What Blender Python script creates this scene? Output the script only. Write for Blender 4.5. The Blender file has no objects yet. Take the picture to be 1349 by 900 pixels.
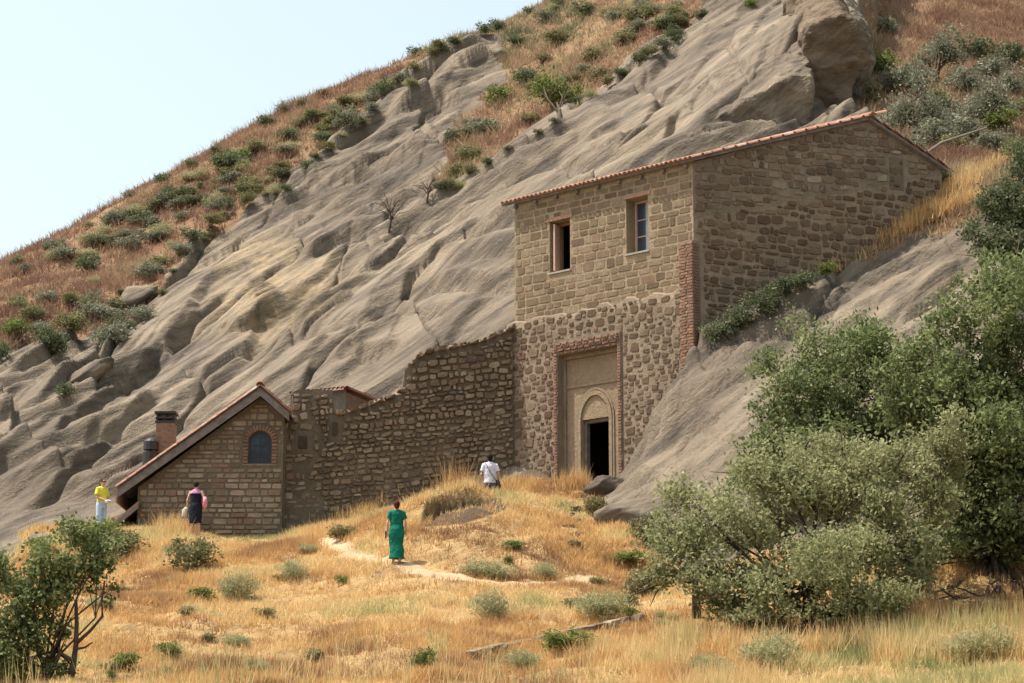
import bpy, math, random
import numpy as np
from mathutils import Vector, Matrix

rng = np.random.default_rng(7)
random.seed(7)
SC = bpy.context.scene
COL = SC.collection

# ------------------------------------------------------------------ camera
FPX, CU, CV = 3000.0, 674.5, 450.0           # focal length and centre, in pixels of a 1349 x 900 picture
PITCH = math.radians(12.0)
cp, sp = math.cos(PITCH), math.sin(PITCH)
cam_d = bpy.data.cameras.new('camera')
cam_d.sensor_width = 36.0
cam_d.lens = 36.0 * FPX / 1349.0
cam_d.clip_start = 0.5
cam_d.clip_end = 6000
cam = bpy.data.objects.new('camera', cam_d)
COL.objects.link(cam)
cam.location = (0, 0, 0)
cam.rotation_euler = (math.radians(90) + PITCH, 0, 0)
SC.camera = cam

# ------------------------------------------------------------------ sky, sun, exposure
SUN = Vector((-0.40, 0.01, 0.915)).normalized()       # from the place towards the sun
W = bpy.data.worlds.new('World'); SC.world = W; W.use_nodes = True
nt = W.node_tree; nt.nodes.clear()
wo = nt.nodes.new('ShaderNodeOutputWorld'); bg = nt.nodes.new('ShaderNodeBackground')
sky = nt.nodes.new('ShaderNodeTexSky'); sky.sky_type = 'NISHITA'; sky.sun_disc = False
sky.sun_elevation = math.asin(SUN.z)
sky.sun_rotation = math.atan2(SUN.x, SUN.y)
sky.altitude = 600; sky.air_density = 1.0; sky.dust_density = 6.0; sky.ozone_density = 1.0
hs = nt.nodes.new('ShaderNodeHueSaturation'); hs.inputs['Hue'].default_value = 0.455; hs.inputs['Saturation'].default_value = 0.5   # hazy, almost white summer sky
nt.links.new(sky.outputs[0], hs.inputs['Color'])
nt.links.new(hs.outputs[0], bg.inputs[0]); bg.inputs[1].default_value = 0.115
nt.links.new(bg.outputs[0], wo.inputs[0])
sl = bpy.data.lights.new('sun', 'SUN'); sl.energy = 3.3; sl.angle = math.radians(0.6); sl.color = (1.0, 0.93, 0.82)
so = bpy.data.objects.new('sun', sl); COL.objects.link(so)
so.rotation_euler = SUN.to_track_quat('Z', 'Y').to_euler(); so.location = (20, 40, 60)
SC.view_settings.view_transform = 'Standard'; SC.view_settings.look = 'None'
SC.view_settings.gamma = 1; SC.view_settings.use_curve_mapping = False
SC.view_settings.exposure = 1.22
SC.render.engine = 'CYCLES'
SC.cycles.max_bounces = 6; SC.cycles.transparent_max_bounces = 8
SC.cycles.diffuse_bounces = 4; SC.cycles.glossy_bounces = 2

# ------------------------------------------------------------------ pixel helpers
def ray(u, v):
    a = (u - CU) / FPX; b = (CV - v) / FPX
    return np.array([a, cp - b * sp, sp + b * cp])
def P(u, v, Y):
    d = ray(u, v); return d * (Y / d[1])
def pix(x, y, z):
    f = y * cp + z * sp; g = -y * sp + z * cp
    f = np.where(f < 0.5, 0.5, f) if isinstance(f, np.ndarray) else max(f, 0.5)
    return CU + FPX * x / f, CV - FPX * g / f
def mpp(Y): return Y / FPX                    # metres per picture pixel at distance Y

# ------------------------------------------------------------------ numeric noise
_H = rng.random((256, 256))
def vnoise(x, y, seed=0):
    x = np.asarray(x, float) + seed * 17.31; y = np.asarray(y, float) + seed * 9.77
    xi = np.floor(x).astype(int); yi = np.floor(y).astype(int)
    fx = x - xi; fy = y - yi
    fx = fx * fx * fx * (fx * (fx * 6 - 15) + 10); fy = fy * fy * fy * (fy * (fy * 6 - 15) + 10)
    a = _H[xi & 255, yi & 255]; b = _H[(xi + 1) & 255, yi & 255]
    c = _H[xi & 255, (yi + 1) & 255]; d = _H[(xi + 1) & 255, (yi + 1) & 255]
    return (a * (1 - fx) + b * fx) * (1 - fy) + (c * (1 - fx) + d * fx) * fy * 1.0
def fbm(x, y, oct=4, seed=0, gain=0.5):
    s = 0; amp = 1; tot = 0
    for o in range(oct):
        s = s + amp * (vnoise(x * 2 ** o, y * 2 ** o, seed + o * 3) * 2 - 1); tot += amp; amp *= gain
    return s / tot
def cells(x, y, seed):
    """jittered cells: gap to the nearest joint, and a random number for each cell"""
    xi = np.floor(x).astype(int); yi = np.floor(y).astype(int)
    f1 = np.full(x.shape, 9.0); f2 = f1.copy(); idv = np.zeros(x.shape)
    for i in (-1, 0, 1):
        for j in (-1, 0, 1):
            a = (xi + i + seed) & 255; b = (yi + j + seed * 3) & 255
            d = np.hypot(xi + i + .1 + .8 * _H[a, b] - x, yi + j + .1 + .8 * _H[b, a] - y)
            n = d < f1; f2 = np.where(n, f1, np.minimum(f2, d)); idv = np.where(n, _H[(a + 91) & 255, (b + 37) & 255], idv); f1 = np.minimum(f1, d)
    return f2 - f1, idv
def sstep(a, b, x):
    t = np.clip((x - a) / (b - a), 0, 1); return t * t * (3 - 2 * t)
def inpoly(px, py, poly):
    px = np.asarray(px, float); py = np.asarray(py, float)
    r = np.zeros(px.shape, bool); n = len(poly); j = n - 1
    for i in range(n):
        xi, yi = poly[i]; xj, yj = poly[j]
        if yi != yj:
            c = ((yi > py) != (yj > py)) & (px < (xj - xi) * (py - yi) / (yj - yi) + xi)
            r ^= c
        j = i
    return r

# ------------------------------------------------------------------ mesh and object helpers
def mesh_np(name, V, F, smooth=False):
    """V (n,3), F (m,k) all faces of the same size k, or a list of index lists"""
    me = bpy.data.meshes.new(name)
    if isinstance(F, list):
        me.from_pydata([tuple(map(float, v)) for v in V], [], F)
    else:
        V = np.asarray(V, np.float32); F = np.asarray(F, np.int32); k = F.shape[1]
        me.vertices.add(len(V)); me.vertices.foreach_set('co', V.ravel())
        me.loops.add(F.size); me.loops.foreach_set('vertex_index', F.ravel())
        me.polygons.add(len(F))
        me.polygons.foreach_set('loop_start', np.arange(0, F.size, k, dtype=np.int32))
        me.polygons.foreach_set('loop_total', np.full(len(F), k, np.int32))
        me.update(calc_edges=True)
    if smooth:
        me.polygons.foreach_set('use_smooth', np.ones(len(me.polygons), bool))
    return me
def obj(name, me, m=None, parent=None, loc=(0, 0, 0), rot=(0, 0, 0), scale=(1, 1, 1)):
    o = bpy.data.objects.new(name, me); COL.objects.link(o)
    if m is not None and me is not None and not me.materials: me.materials.append(m)
    o.location = loc; o.rotation_euler = rot; o.scale = scale
    if parent is not None: o.parent = parent
    return o
def tag(o, label=None, cat=None, group=None, kind=None):
    if label: o['label'] = label
    if cat: o['category'] = cat
    if group: o['group'] = group
    if kind: o['kind'] = kind
    return o
def empty(name, loc, label, cat, group=None, rotz=0):
    o = bpy.data.objects.new(name, None); COL.objects.link(o)
    o.location = loc; o.rotation_euler = (0, 0, rotz); o.empty_display_size = 0.2
    return tag(o, label, cat, group)
def copy_tree(o, parent=None):
    c = o.copy(); COL.objects.link(c)
    c.parent = parent
    for ch in list(o.children): copy_tree(ch, c)
    return c

class MB:
    """collects boxes, prisms and tubes into one mesh"""
    def __init__(s): s.v = []; s.f = []
    def add(s, v, f):
        n = len(s.v); s.v += [tuple(map(float, p)) for p in v]; s.f += [[i + n for i in q] for q in f]; return s
    def box(s, x0, x1, y0, y1, z0, z1):
        v = [(x, y, z) for x in (x0, x1) for y in (y0, y1) for z in (z0, z1)]
        return s.add(v, [[0, 1, 3, 2], [4, 6, 7, 5], [0, 4, 5, 1], [2, 3, 7, 6], [0, 2, 6, 4], [1, 5, 7, 3]])
    def prism(s, poly, y0, y1):
        """poly in (x,z), counter-clockwise seen from -y; front at y0"""
        n = len(poly)
        v = [(x, y0, z) for x, z in poly] + [(x, y1, z) for x, z in poly]
        f = [list(range(n)), list(range(2 * n - 1, n - 1, -1))]
        for i in range(n):
            j = (i + 1) % n; f.append([i, i + n, j + n, j])
        return s.add(v, f)
    def tube(s, pts, radii, seg=8, cap=True):
        pts = [np.array(p, float) for p in pts]; n = len(pts); vs = []
        for i in range(n):
            d = pts[min(i + 1, n - 1)] - pts[max(i - 1, 0)]
            d = d / (np.linalg.norm(d) + 1e-9)
            a = np.cross(d, (0, 0, 1.0)); 
            if np.linalg.norm(a) < 0.2: a = np.cross(d, (0, 1.0, 0))
            a /= np.linalg.norm(a); b = np.cross(d, a)
            r = radii[i]
            ra, rb = (r if isinstance(r, (tuple, list)) else (r, r))
            for k in range(seg):
                t = 2 * math.pi * k / seg
                vs.append(pts[i] + a * math.cos(t) * ra + b * math.sin(t) * rb)
        f = []
        for i in range(n - 1):
            for k in range(seg):
                k2 = (k + 1) % seg
                f.append([i * seg + k, i * seg + k2, (i + 1) * seg + k2, (i + 1) * seg + k])
        if cap:
            f.append(list(range(seg - 1, -1, -1))); f.append([(n - 1) * seg + k for k in range(seg)])
        return s.add(vs, f)
    def rings(s, rings, seg=16):
        """rings: (cx,cy,cz,rx,ry) horizontal ellipses from bottom to top"""
        vs = []; f = []
        for (cx, cy, cz, rx, ry) in rings:
            for k in range(seg):
                t = 2 * math.pi * k / seg; vs.append((cx + rx * math.cos(t), cy + ry * math.sin(t), cz))
        n = len(rings)
        for i in range(n - 1):
            for k in range(seg):
                k2 = (k + 1) % seg
                f.append([i * seg + k, i * seg + k2, (i + 1) * seg + k2, (i + 1) * seg + k])
        f.append(list(range(seg - 1, -1, -1))); f.append([(n - 1) * seg + k for k in range(seg)])
        return s.add(vs, f)
    def ball(s, c, r, seg=12, rg=8):
        rs = []
        for i in range(rg + 1):
            t = -math.pi / 2 + math.pi * i / rg
            q = max(math.cos(t), 0.02)
            rs.append((c[0], c[1], c[2] + r[2] * math.sin(t), r[0] * q, r[1] * q))
        return s.rings(rs, seg)
    def build(s, name, m, parent=None, loc=(0, 0, 0), rot=(0, 0, 0), smooth=False, remesh=None):
        me = mesh_np(name, s.v, s.f, smooth)
        o = obj(name, me, m, parent, loc, rot)
        if remesh:
            md = o.modifiers.new('r', 'REMESH'); md.mode = 'VOXEL'; md.voxel_size = remesh; md.use_smooth_shade = True
            ms = o.modifiers.new('s', 'SMOOTH'); ms.iterations = 3; ms.factor = 0.5
        return o

# ------------------------------------------------------------------ materials
class NB:
    def __init__(s, name):
        s.m = bpy.data.materials.new(name); s.m.use_nodes = True
        s.t = s.m.node_tree; s.t.nodes.clear()
        s.out = s.n('ShaderNodeOutputMaterial')
        s.geo = s.n('ShaderNodeNewGeometry')
    def n(s, k, **kw):
        q = s.t.nodes.new(k)
        for a, b in kw.items(): setattr(q, a, b)
        return q
    def l(s, a, b): s.t.links.new(a, b)
    def set(s, sock, v):
        if hasattr(v, 'is_output'): s.l(v, sock)
        elif isinstance(v, (tuple, list)) and len(v) == 3 and sock.type == 'RGBA': sock.default_value = (*v, 1)
        else: sock.default_value = v
    def coord(s, kind='pos', scale=(1, 1, 1), rot=(0, 0, 0)):
        if kind == 'pos': c = s.geo.outputs['Position']
        else: c = s.n('ShaderNodeTexCoord').outputs['Object']
        mp = s.n('ShaderNodeMapping'); s.l(c, mp.inputs[0])
        mp.inputs['Scale'].default_value = scale; mp.inputs['Rotation'].default_value = rot
        return mp.outputs[0]
    def noise(s, vec, scale, detail=4, rough=0.55, dist=0):
        q = s.n('ShaderNodeTexNoise'); s.l(vec, q.inputs['Vector'])
        q.inputs['Scale'].default_value = scale; q.inputs['Detail'].default_value = detail
        q.inputs['Roughness'].default_value = rough; q.inputs['Distortion'].default_value = dist
        return q.outputs[0]
    def ramp(s, fac, stops):
        q = s.n('ShaderNodeValToRGB'); s.set(q.inputs[0], fac); e = q.color_ramp.elements
        while len(e) < len(stops): e.new(0.5)
        for el, (p, c) in zip(e, stops):
            el.position = p; el.color = (*c, 1) if len(c) == 3 else c
        return q.outputs[0]
    def mix(s, fac, a, b, mode='MIX'):
        q = s.n('ShaderNodeMix', data_type='RGBA', blend_type=mode)
        s.set(q.inputs[0], fac); s.set(q.inputs[6], a); s.set(q.inputs[7], b); return q.outputs[2]
    def math(s, op, a, b=0.5, c=None):
        q = s.n('ShaderNodeMath', operation=op); s.set(q.inputs[0], a); s.set(q.inputs[1], b)
        if c is not None: s.set(q.inputs[2], c)
        return q.outputs[0]
    def mrange(s, v, a, b, c=0, d=1):
        q = s.n('ShaderNodeMapRange'); s.set(q.inputs[0], v)
        for i, k in enumerate((a, b, c, d)): q.inputs[i + 1].default_value = k
        return q.outputs[0]
    def attr(s, name):
        q = s.n('ShaderNodeAttribute'); q.attribute_name = name; return q.outputs['Fac']
    def bump(s, h, strength=0.5, dist=0.05, normal=None):
        q = s.n('ShaderNodeBump'); s.set(q.inputs['Height'], h)
        q.inputs['Strength'].default_value = strength; q.inputs['Distance'].default_value = dist
        if normal is not None: s.l(normal, q.inputs['Normal'])
        return q.outputs[0]
    def finish(s, col, rough=0.85, normal=None, spec=0.25, metal=0.0, transl=None, **kw):
        p = s.n('ShaderNodeBsdfPrincipled')
        s.set(p.inputs['Base Color'], col); s.set(p.inputs['Roughness'], rough)
        p.inputs['Specular IOR Level'].default_value = spec; p.inputs['Metallic'].default_value = metal
        if normal is not None: s.l(normal, p.inputs['Normal'])
        sh = p.outputs[0]
        if transl:
            tr = s.n('ShaderNodeBsdfTranslucent'); s.set(tr.inputs[0], col)
            mx = s.n('ShaderNodeMixShader'); mx.inputs[0].default_value = transl
            s.l(sh, mx.inputs[1]); s.l(tr.outputs[0], mx.inputs[2]); sh = mx.outputs[0]
        s.l(sh, s.out.inputs[0]); return s.m

def plain(name, c, var=0.25, scale=6.0, rough=0.8, spec=0.25, bump=0.3, metal=0.0):
    b = NB(name); co = b.coord('obj'); n = b.noise(co, scale, 5, 0.6)
    d = tuple(x * (1 - var) for x in c); e = tuple(min(1, x * (1 + var)) for x in c)
    col = b.ramp(n, [(0.3, d), (0.7, e)])
    return b.finish(col, rough, b.bump(b.noise(co, scale * 4, 3), bump, 0.01), spec, metal)

def leafy(name, cols, transl=0.3, rough=0.6, spec=0.12, patch=1.2):
    """leaves: colour by leaf (island) and by clump (position)"""
    b = NB(name)
    r = b.geo.outputs['Random Per Island']
    n = b.noise(b.coord('pos'), patch, 3, 0.6)
    f = b.math('MULTIPLY_ADD', r, 0.55, b.math('MULTIPLY_ADD', n, 0.9, -0.22))
    k = len(cols)
    col = b.ramp(f, [(0.1 + 0.8 * i / (k - 1), c) for i, c in enumerate(cols)])
    return b.finish(col, rough, None, spec, 0, transl)

# ================================================================== TERRAIN
CT = [ # (u, v, distance) of points on the ground, read off what stands on them
 (-200,905,43),(100,905,43.5),(400,905,44),(700,905,44),(1000,905,43.5),(1349,905,43),(1600,905,42),
 (100,850,48),(400,850,49),(735,848,49.5),(1000,850,48),(1300,850,47),(1550,850,47),
 (-100,800,55),(0,800,56),(100,790,55),(200,780,58),(350,800,55),(250,755,60.5),(480,800,54),(620,800,54),(800,800,54.5),
 (300,716,65.8),(400,713,66),(200,712,66.5),(430,713,65.5),(120,712,66.5),(50,728,66),(0,748,65),
 (300,712,67.5),(400,709,67.5),(200,709,68),(260,706,69.5),(350,708,69.5),(182,704,70),
 (522,744,59),(450,739,60.5),(620,768,57),(740,770,57.5),(830,765,58.5),
 (600,658,64.2),(520,692,62),(460,712,62.5),(680,658,64.6),(700,700,61.5),(600,700,61),(770,706,61.5),(540,674,64.6),
 (400,704,70.5),(470,685,70),(560,676,68.5),(600,676,67.6),(645,674,67.0),(645,664,69.6),(700,668,67.6),(700,655,69.6),(580,670,70),(760,662,66),(785,634,69.6),(750,690,63.5),
 (815,638,68.2),(800,640,68.6),(835,618,67.9),(740,643,69.4),(850,585,67.4),(860,615,66.5),(880,690,62.5),(830,690,63.2),(830,730,61),(905,720,60.5),
 (120,695,71),(0,720,69.5),(-150,720,71),
 (0,610,77),(0,500,87),(0,420,97),(0,348,112),(-200,450,108),(-200,620,80),(-400,560,108),
 (100,640,75),(100,560,82),(100,450,95),(100,298,114),
 (200,590,79),(200,520,85),(200,420,96),(200,330,106),(200,243,116),
 (300,560,79),(300,480,86),(300,390,95),(300,290,106),(300,188,118),
 (400,520,79),(400,430,87),(400,330,98),(400,250,107),(400,136,120),
 (500,480,80),(500,380,89),(500,260,103),(500,170,113),(500,98,122),
 (600,450,79),(600,330,90),(600,200,106),(600,110,117),(600,55,125),
 (700,380,80),(700,270,90),(700,160,105),(700,80,118),(700,16,128),
 (800,230,84),(800,140,96),(800,50,113),(800,-40,131),
 (900,195,84),(900,110,97),(900,10,112),(900,-90,133),
 (940,195,83.5),(1000,186,84),(1060,172,85),(1110,162,86),(1150,152,87),(1060,120,92),(1120,100,95),(1000,-90,122),
 (1160,100,95),(1180,60,102),(1200,0,115),(1200,-90,137),(1100,20,110),
 (1349,205,78),(1349,100,98),(1349,0,122),(1300,150,87),(1500,150,92),(1500,0,122),(1500,-90,140),
 (1240,232,71.5),(1290,285,69),(1349,265,72),(1450,260,74),
 (862,575,66.2),(900,505,66.1),(872,600,65.5),(890,560,65.7),(905,600,64.7),(930,490,66.1),(930,450,67.0),(1000,412,68.0),(1080,372,68.8),(1180,300,70),
 (905,580,64.6),(960,520,64.6),(1000,470,65.6),(1100,405,66.5),(1200,375,67),(1280,312,68.2),
 (1100,500,62.5),(1200,500,61.5),(1349,400,65.5),(950,620,61.5),(1000,700,57),(1200,700,55),(1349,700,55),
 (1349,800,50),(950,760,56),(1150,800,51.5),(1500,600,58),(1500,400,66),
]
ctl = [tuple(P(*c)) for c in CT]
for (u, v, Y) in [(0,348,112),(100,298,114),(200,243,116),(300,188,118),(400,136,120),(500,98,122),(600,55,125),(700,16,128),(-200,450,108)]:
    for dv, dY in ((25, 8), (120, 30), (260, 60)): ctl.append(tuple(P(u, v + dv, Y + dY)))
for x in (-20, 0, 20): ctl += [(x, -4, -1.7), (x, 10, -1.3), (x, 24, 0.0)]
for x in (-16, 0, 16): ctl.append((x, 36, 1.7))
ctl += [(0, 220, 55), (40, 220, 62), (-60, 220, 15), (-40, 90, 12), (-40, 65, 6), (45, 60, 8), (45, 90, 24), (2.5, 74, 14.0), (8, 75, 18)]
ctl = np.array(ctl)
S = 20.0
def _k(r2): return np.where(r2 > 1e-12, r2 * np.log(r2 + 1e-12), 0)
Xc = ctl[:, :2] / S; N = len(Xc)
A = np.zeros((N + 3, N + 3)); D2 = ((Xc[:, None] - Xc[None]) ** 2).sum(-1)
A[:N, :N] = _k(D2) + np.eye(N) * 2e-4; A[:N, N] = 1; A[:N, N + 1:] = Xc; A[N:, :N] = A[:N, N:].T
sol = np.linalg.solve(A, np.concatenate([ctl[:, 2], np.zeros(3)]))
def base_z(x, y):
    x = np.asarray(x, float); sh = x.shape
    X = np.stack([x.ravel(), np.broadcast_to(y, sh).ravel()], 1) / S
    out = np.empty(len(X))
    for i in range(0, len(X), 40000):
        q = X[i:i + 40000]
        d = (q ** 2).sum(1)[:, None] + (Xc ** 2).sum(1)[None] - 2 * q @ Xc.T
        out[i:i + 40000] = _k(np.maximum(d, 0)) @ sol[:N] + sol[N] + q @ sol[N + 1:]
    return out.reshape(sh)
def hit_base(u, v, y0=40.0, y1=150.0):
    d = ray(u, v); Y = np.arange(y0, y1, 0.25); p = d[None] * (Y / d[1])[:, None]
    z = base_z(p[:, 0], p[:, 1]); k = np.nonzero(z >= p[:, 2])[0]
    i = k[0] if len(k) else np.argmin(np.abs(p[:, 2] - z)); return p[i]

# strike of the rock beds, from two points along one bed of the picture
_a = hit_base(400, 425, 72); _b = hit_base(520, 350, 72)
STR = (_b - _a)[:2]; STR /= np.linalg.norm(STR)

# ledges: (picture polyline, height m, decay m, side raised = left of the way the line runs, start Y of the search)
LEDGES = [
 ([(378,256),(403,261),(442,256),(478,247),(513,238),(545,228),(580,217)], 0.95, 2.6, 72),
 ([(345,294),(371,286),(407,274),(438,267)], 0.6, 1.6, 72),
 ([(370,312),(389,308),(416,290)], 0.6, 1.5, 72),
 ([(453,390),(492,375),(513,356),(537,326)], 0.5, 1.6, 74),
 ([(535,387),(570,381),(595,379),(627,386),(652,391),(690,383)], 0.8, 2.6, 74),
 ([(606,347),(640,326),(680,308)], 0.8, 2.2, 74),
 ([(510,424),(545,423),(577,424),(600,432)], 0.5, 2.0, 74),
 ([(292,462),(328,446),(346,428),(378,414)], 0.5, 1.8, 74),
 ([(430,500),(465,490),(499,488),(530,474)], 0.7, 1.6, 73),
 ([(330,425),(352,408),(372,395)], 0.25, 1.2, 74),
 ([(78,648),(60,622),(34,607),(-10,612)], 0.75, 2.6, 72),      # block low on the left, raised towards the viewer
 ([(112,600),(137,592),(186,558),(215,540)], 0.45, 1.6, 74),
 ([(12,590),(15,560),(8,535),(-20,530)], 0.6, 2.0, 72),
 ([(40,560),(90,520),(140,478),(158,452),(215,405)], 0.75, 1.8, 76),
 ([(0,520),(45,498),(85,470),(130,462)], 0.5, 1.5, 76),
 ([(205,400),(245,360),(262,330),(300,300)], 0.8, 2.4, 78),
 ([(255,356),(290,340),(330,318)], 0.4, 1.4, 78),
 ([(770,188),(797,168),(820,158)], 0.4, 1.6, 80),
 ([(795,210),(815,200),(839,183),(860,170)], 0.7, 1.8, 80),
 ([(725,242),(757,222),(775,214)], 0.5, 1.6, 80),
 ([(640,250),(700,215),(760,175)], 0.35, 1.6, 80),
 ([(850,140),(900,115),(925,100)], 0.5, 1.8, 80),
 ([(505,140),(563,111),(599,97),(624,74),(655,66)], 1.5, 2.4, 95),
 ([(560,122),(612,110),(650,92)], 0.8, 1.6, 95),
 ([(513,176),(549,157),(588,143),(620,140)], 1.1, 2.4, 90),
 ([(430,215),(470,190),(505,168)], 0.6, 1.6, 85),
 ([(540,208),(580,190)], 0.5, 1.6, 85),
 ([(548,692),(568,674),(600,666),(655,664)], 0.6, 0.9, 55),   # cut bank in the mound
 ([(850,600),(880,585),(905,560)], 0.4, 0.9, 60),
 ([(985,452),(1060,418),(1130,392)], 0.35, 1.2, 60),
 ([(1180,420),(1230,390),(1275,360)], 0.3, 1.0, 60),
 ([(880,480),(930,505),(975,490)], 0.25, 0.8, 60),
 ([(800,655),(840,632),(880,622)], 0.35, 0.6, 60),
 ([(835,610),(870,560),(900,530)], 0.35, 0.8, 60), ([(885,600),(925,560),(960,545)], 0.45, 1.0, 60), ([(925,540),(965,505),(1000,500)], 0.3, 1.0, 60),
 ([(1040,455),(1100,430),(1150,425)], 0.35, 1.0, 60), ([(1120,380),(1190,350),(1250,335)], 0.3, 0.9, 60), ([(850,690),(880,660),(905,655)], 0.35, 0.7, 58), ([(790,690),(830,665),(860,655)], 0.3, 0.6, 58),
 ([(60,600),(110,560),(160,520),(205,480)], 0.5, 1.4, 74), ([(210,470),(260,430),(300,395)], 0.5, 1.5, 76), ([(250,520),(310,480),(360,455)], 0.45, 1.4, 74), ([(380,470),(430,430),(470,410)], 0.45, 1.4, 74),
 ([(400,350),(450,320),(500,300)], 0.5, 1.4, 76), ([(440,300),(490,285),(550,270)], 0.5, 1.4, 76), ([(600,290),(650,260),(690,240)], 0.5, 1.6, 78), ([(540,320),(590,295),(640,290)], 0.5, 1.5, 76),
 ([(800,120),(850,90),(890,70)], 0.5, 1.6, 84), ([(870,190),(900,165),(935,160)], 0.6, 1.6, 82), ([(20,680),(60,665),(110,630),(150,600)], 0.5, 1.4, 72), ([(984,5),(962,60),(960,92),(940,128)], 0.6, 1.2, 84),
]
LPTS = []
for (pl, h, L, y0) in LEDGES:
    v_mean = sum(q[1] for q in pl) / len(pl)
    q = [hit_base(u, v, y0)[:2] for u, v in pl]
    for _ in range(2):
        q = [q[0]] + [a * w + b * (1 - w) for a, b in zip(q[:-1], q[1:]) for w in (.75, .25)] + [q[-1]]
    LPTS.append((np.array(q), h * (.72 if v_mean < 640 and y0 > 62 else .8), L * 1.1))
# the great broken slab above the gatehouse: its lip (u, v, distance) and the sheet of rock behind it
LIP3 = [(905,200,83.5),(936,160,84),(944,142,85),(975,126,85.5),(1008,106,86),(1046,92,87),(1056,66,87.6),(1064,42,88),(1085,20,89),(1110,14,89.6),(1132,40,90),(1142,66,91)]
LIPB = [(1150,100),(1158,120),(1160,140)]
SHEET = [(870,150,92),(900,100,96),(930,50,102),(960,0,110),(1000,30,99),(1040,0,103),(1080,-30,106),(1100,-20,100),(1000,-60,114)]
def polydist(x, y, pts):
    best = np.full(x.shape, 1e9); sg = np.zeros(x.shape); tt = np.zeros(x.shape); acc = 0
    for i in range(len(pts) - 1):
        a = pts[i]; d = pts[i + 1] - a; L = np.hypot(*d) + 1e-9; d = d / L
        px = x - a[0]; py = y - a[1]
        t = np.clip(px * d[0] + py * d[1], 0, L)
        ex = px - d[0] * t; ey = py - d[1] * t; r = np.hypot(ex, ey)
        cr = d[0] * py - d[1] * px
        m = r < best
        best = np.where(m, r, best); sg = np.where(m, np.sign(cr), sg); tt = np.where(m, acc + t, tt); acc += L
    return best, sg, tt, acc

VEG1 = [(-600,700),(-30,500),(0,468),(30,440),(60,462),(110,452),(140,466),(180,440),(205,398),(255,325),(305,292),(350,262),(392,234),(440,192),
 (500,138),(545,102),(600,72),(640,58),(657,62),(660,98),(640,122),(645,150),(605,165),(588,185),(595,212),(580,262),(605,243),(690,192),(770,133),
 (830,95),(880,58),(925,22),(950,-20),(960,-400),(-600,-400)]
VEG2 = [(1150,-400),(1148,20),(1142,90),(1116,150),(1150,172),(1245,238),(1195,285),(1085,352),(1110,362),(1200,322),(1290,284),(1700,320),(1700,-400)]
GRASS = [(-600,790),(0,740),(45,700),(130,694),(182,690),(400,696),(540,600),(720,596),(772,618),(800,668),(840,700),(862,730),(930,775),(1000,745),(1700,690),(1700,1800),(-600,1800)]
FRESH = [(940,140),(975,122),(1005,104),(1048,88),(1058,40),(1085,14),(1110,10),(1140,60),(1145,100),(1112,165),(1060,185),(940,210)]
CUT = [(548,694),(562,672),(600,660),(660,656),(668,672),(610,690)]
OCHRE = [(300,330),(380,320),(440,370),(420,430),(330,470),(280,450)]

CLIFF = None
def terrain_parts(x, y):
    z = base_z(x, y)
    u, v = pix(x, y, z)
    wu = u + 30 * fbm(x * .4, y * .4, 4, 5); wv = v + 18 * fbm(x * .4, y * .4, 4, 9)
    veg = (inpoly(wu, wv, VEG1) & (y > 74)) | (inpoly(wu, wv, VEG2) & (y > 66.0))
    grass = inpoly(wu, wv, GRASS) & (y < 71)
    rock = (~veg) & (~grass)
    och = inpoly(wu * 1.0, wv, OCHRE) & (y > 72)
    fr = inpoly(u + 3 * fbm(x, y, 2, 3), v, FRESH) & (y > 80) & (y < 93)
    return z, u, v, veg & ~fr, grass, (rock | fr), och
BED = np.array([-0.62, -0.10, 0.78]); ALONG = np.array([0.78, 0.0, 0.62])     # across the beds, along the beds
def detail(x, y, z):
    c = BED[0] * x + BED[1] * y + BED[2] * z; a = ALONG[0] * x + ALONG[2] * z
    wob = fbm(a * .06, y * .06, 3, 31) * 2.2
    cc = c + wob
    big = fbm(cc * .30, a * .045 + y * .03, 3, 3, .5) * 1.0
    def steps(f, seed, lo, hi, wob2):
        t = cc * f + fbm(a * .10, y * .09, 3, seed) * wob2
        saw = t - np.floor(t); rise = .085
        saw = np.where(saw < rise, saw / rise, (1 - sstep(rise, 1.0, saw) * .9 - (saw - rise) / (1 - rise) * .1))
        return saw * sstep(lo, hi, fbm(a * .085, cc * .16 + y * .06, 3, seed + 5))      # steep riser facing down the slope, rounded back
    fine = fbm(cc * 1.3, a * .2 + y * .15, 4, 21, .55) * .26
    pits = -np.clip(fbm(cc * .9, a * .28, 3, 40) - .25, 0, 1)
    rz = big * .3 + steps(.28, 33, -.35, .05, .7) * .95 + steps(.66, 53, -.3, .1, .8) * .55 + steps(1.6, 73, -.1, .2, .8) * .22 + fine * .55 + pits * .5
    gp, idv = cells(a * .115 + fbm(a * .3, cc * .5, 2, 8) * .18 + 40, cc * .29 + fbm(a * .25, cc * .4, 3, 18) * .3 + 40, 5)
    gp2, idv2 = cells(a * .28 + fbm(a * .5, cc * .8, 2, 28) * .15 + 90, cc * .68 + fbm(a * .4, cc * .7, 3, 38) * .25 + 90, 11)
    g1 = sstep(-.25, .1, fbm(a * .07, cc * .12, 2, 58)); g2 = sstep(-.05, .25, fbm(a * .09, cc * .2, 2, 68))
    rz = rz * np.where(y > 70, .62 + .2 * sstep(-14, 2, x), .8) + (idv - .5) * (.42 + .25 * sstep(-14, 0, x)) - .42 * np.exp(-(gp / .035) ** 2) * g1 + ((idv2 - .5) * .2 - .2 * np.exp(-(gp2 / .06) ** 2)) * g2
    ez = fbm(x * .35, y * .35, 4, 51) * .34 + fbm(x * 1.3, y * 1.3, 3, 55) * .13
    return rz, ez

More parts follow.
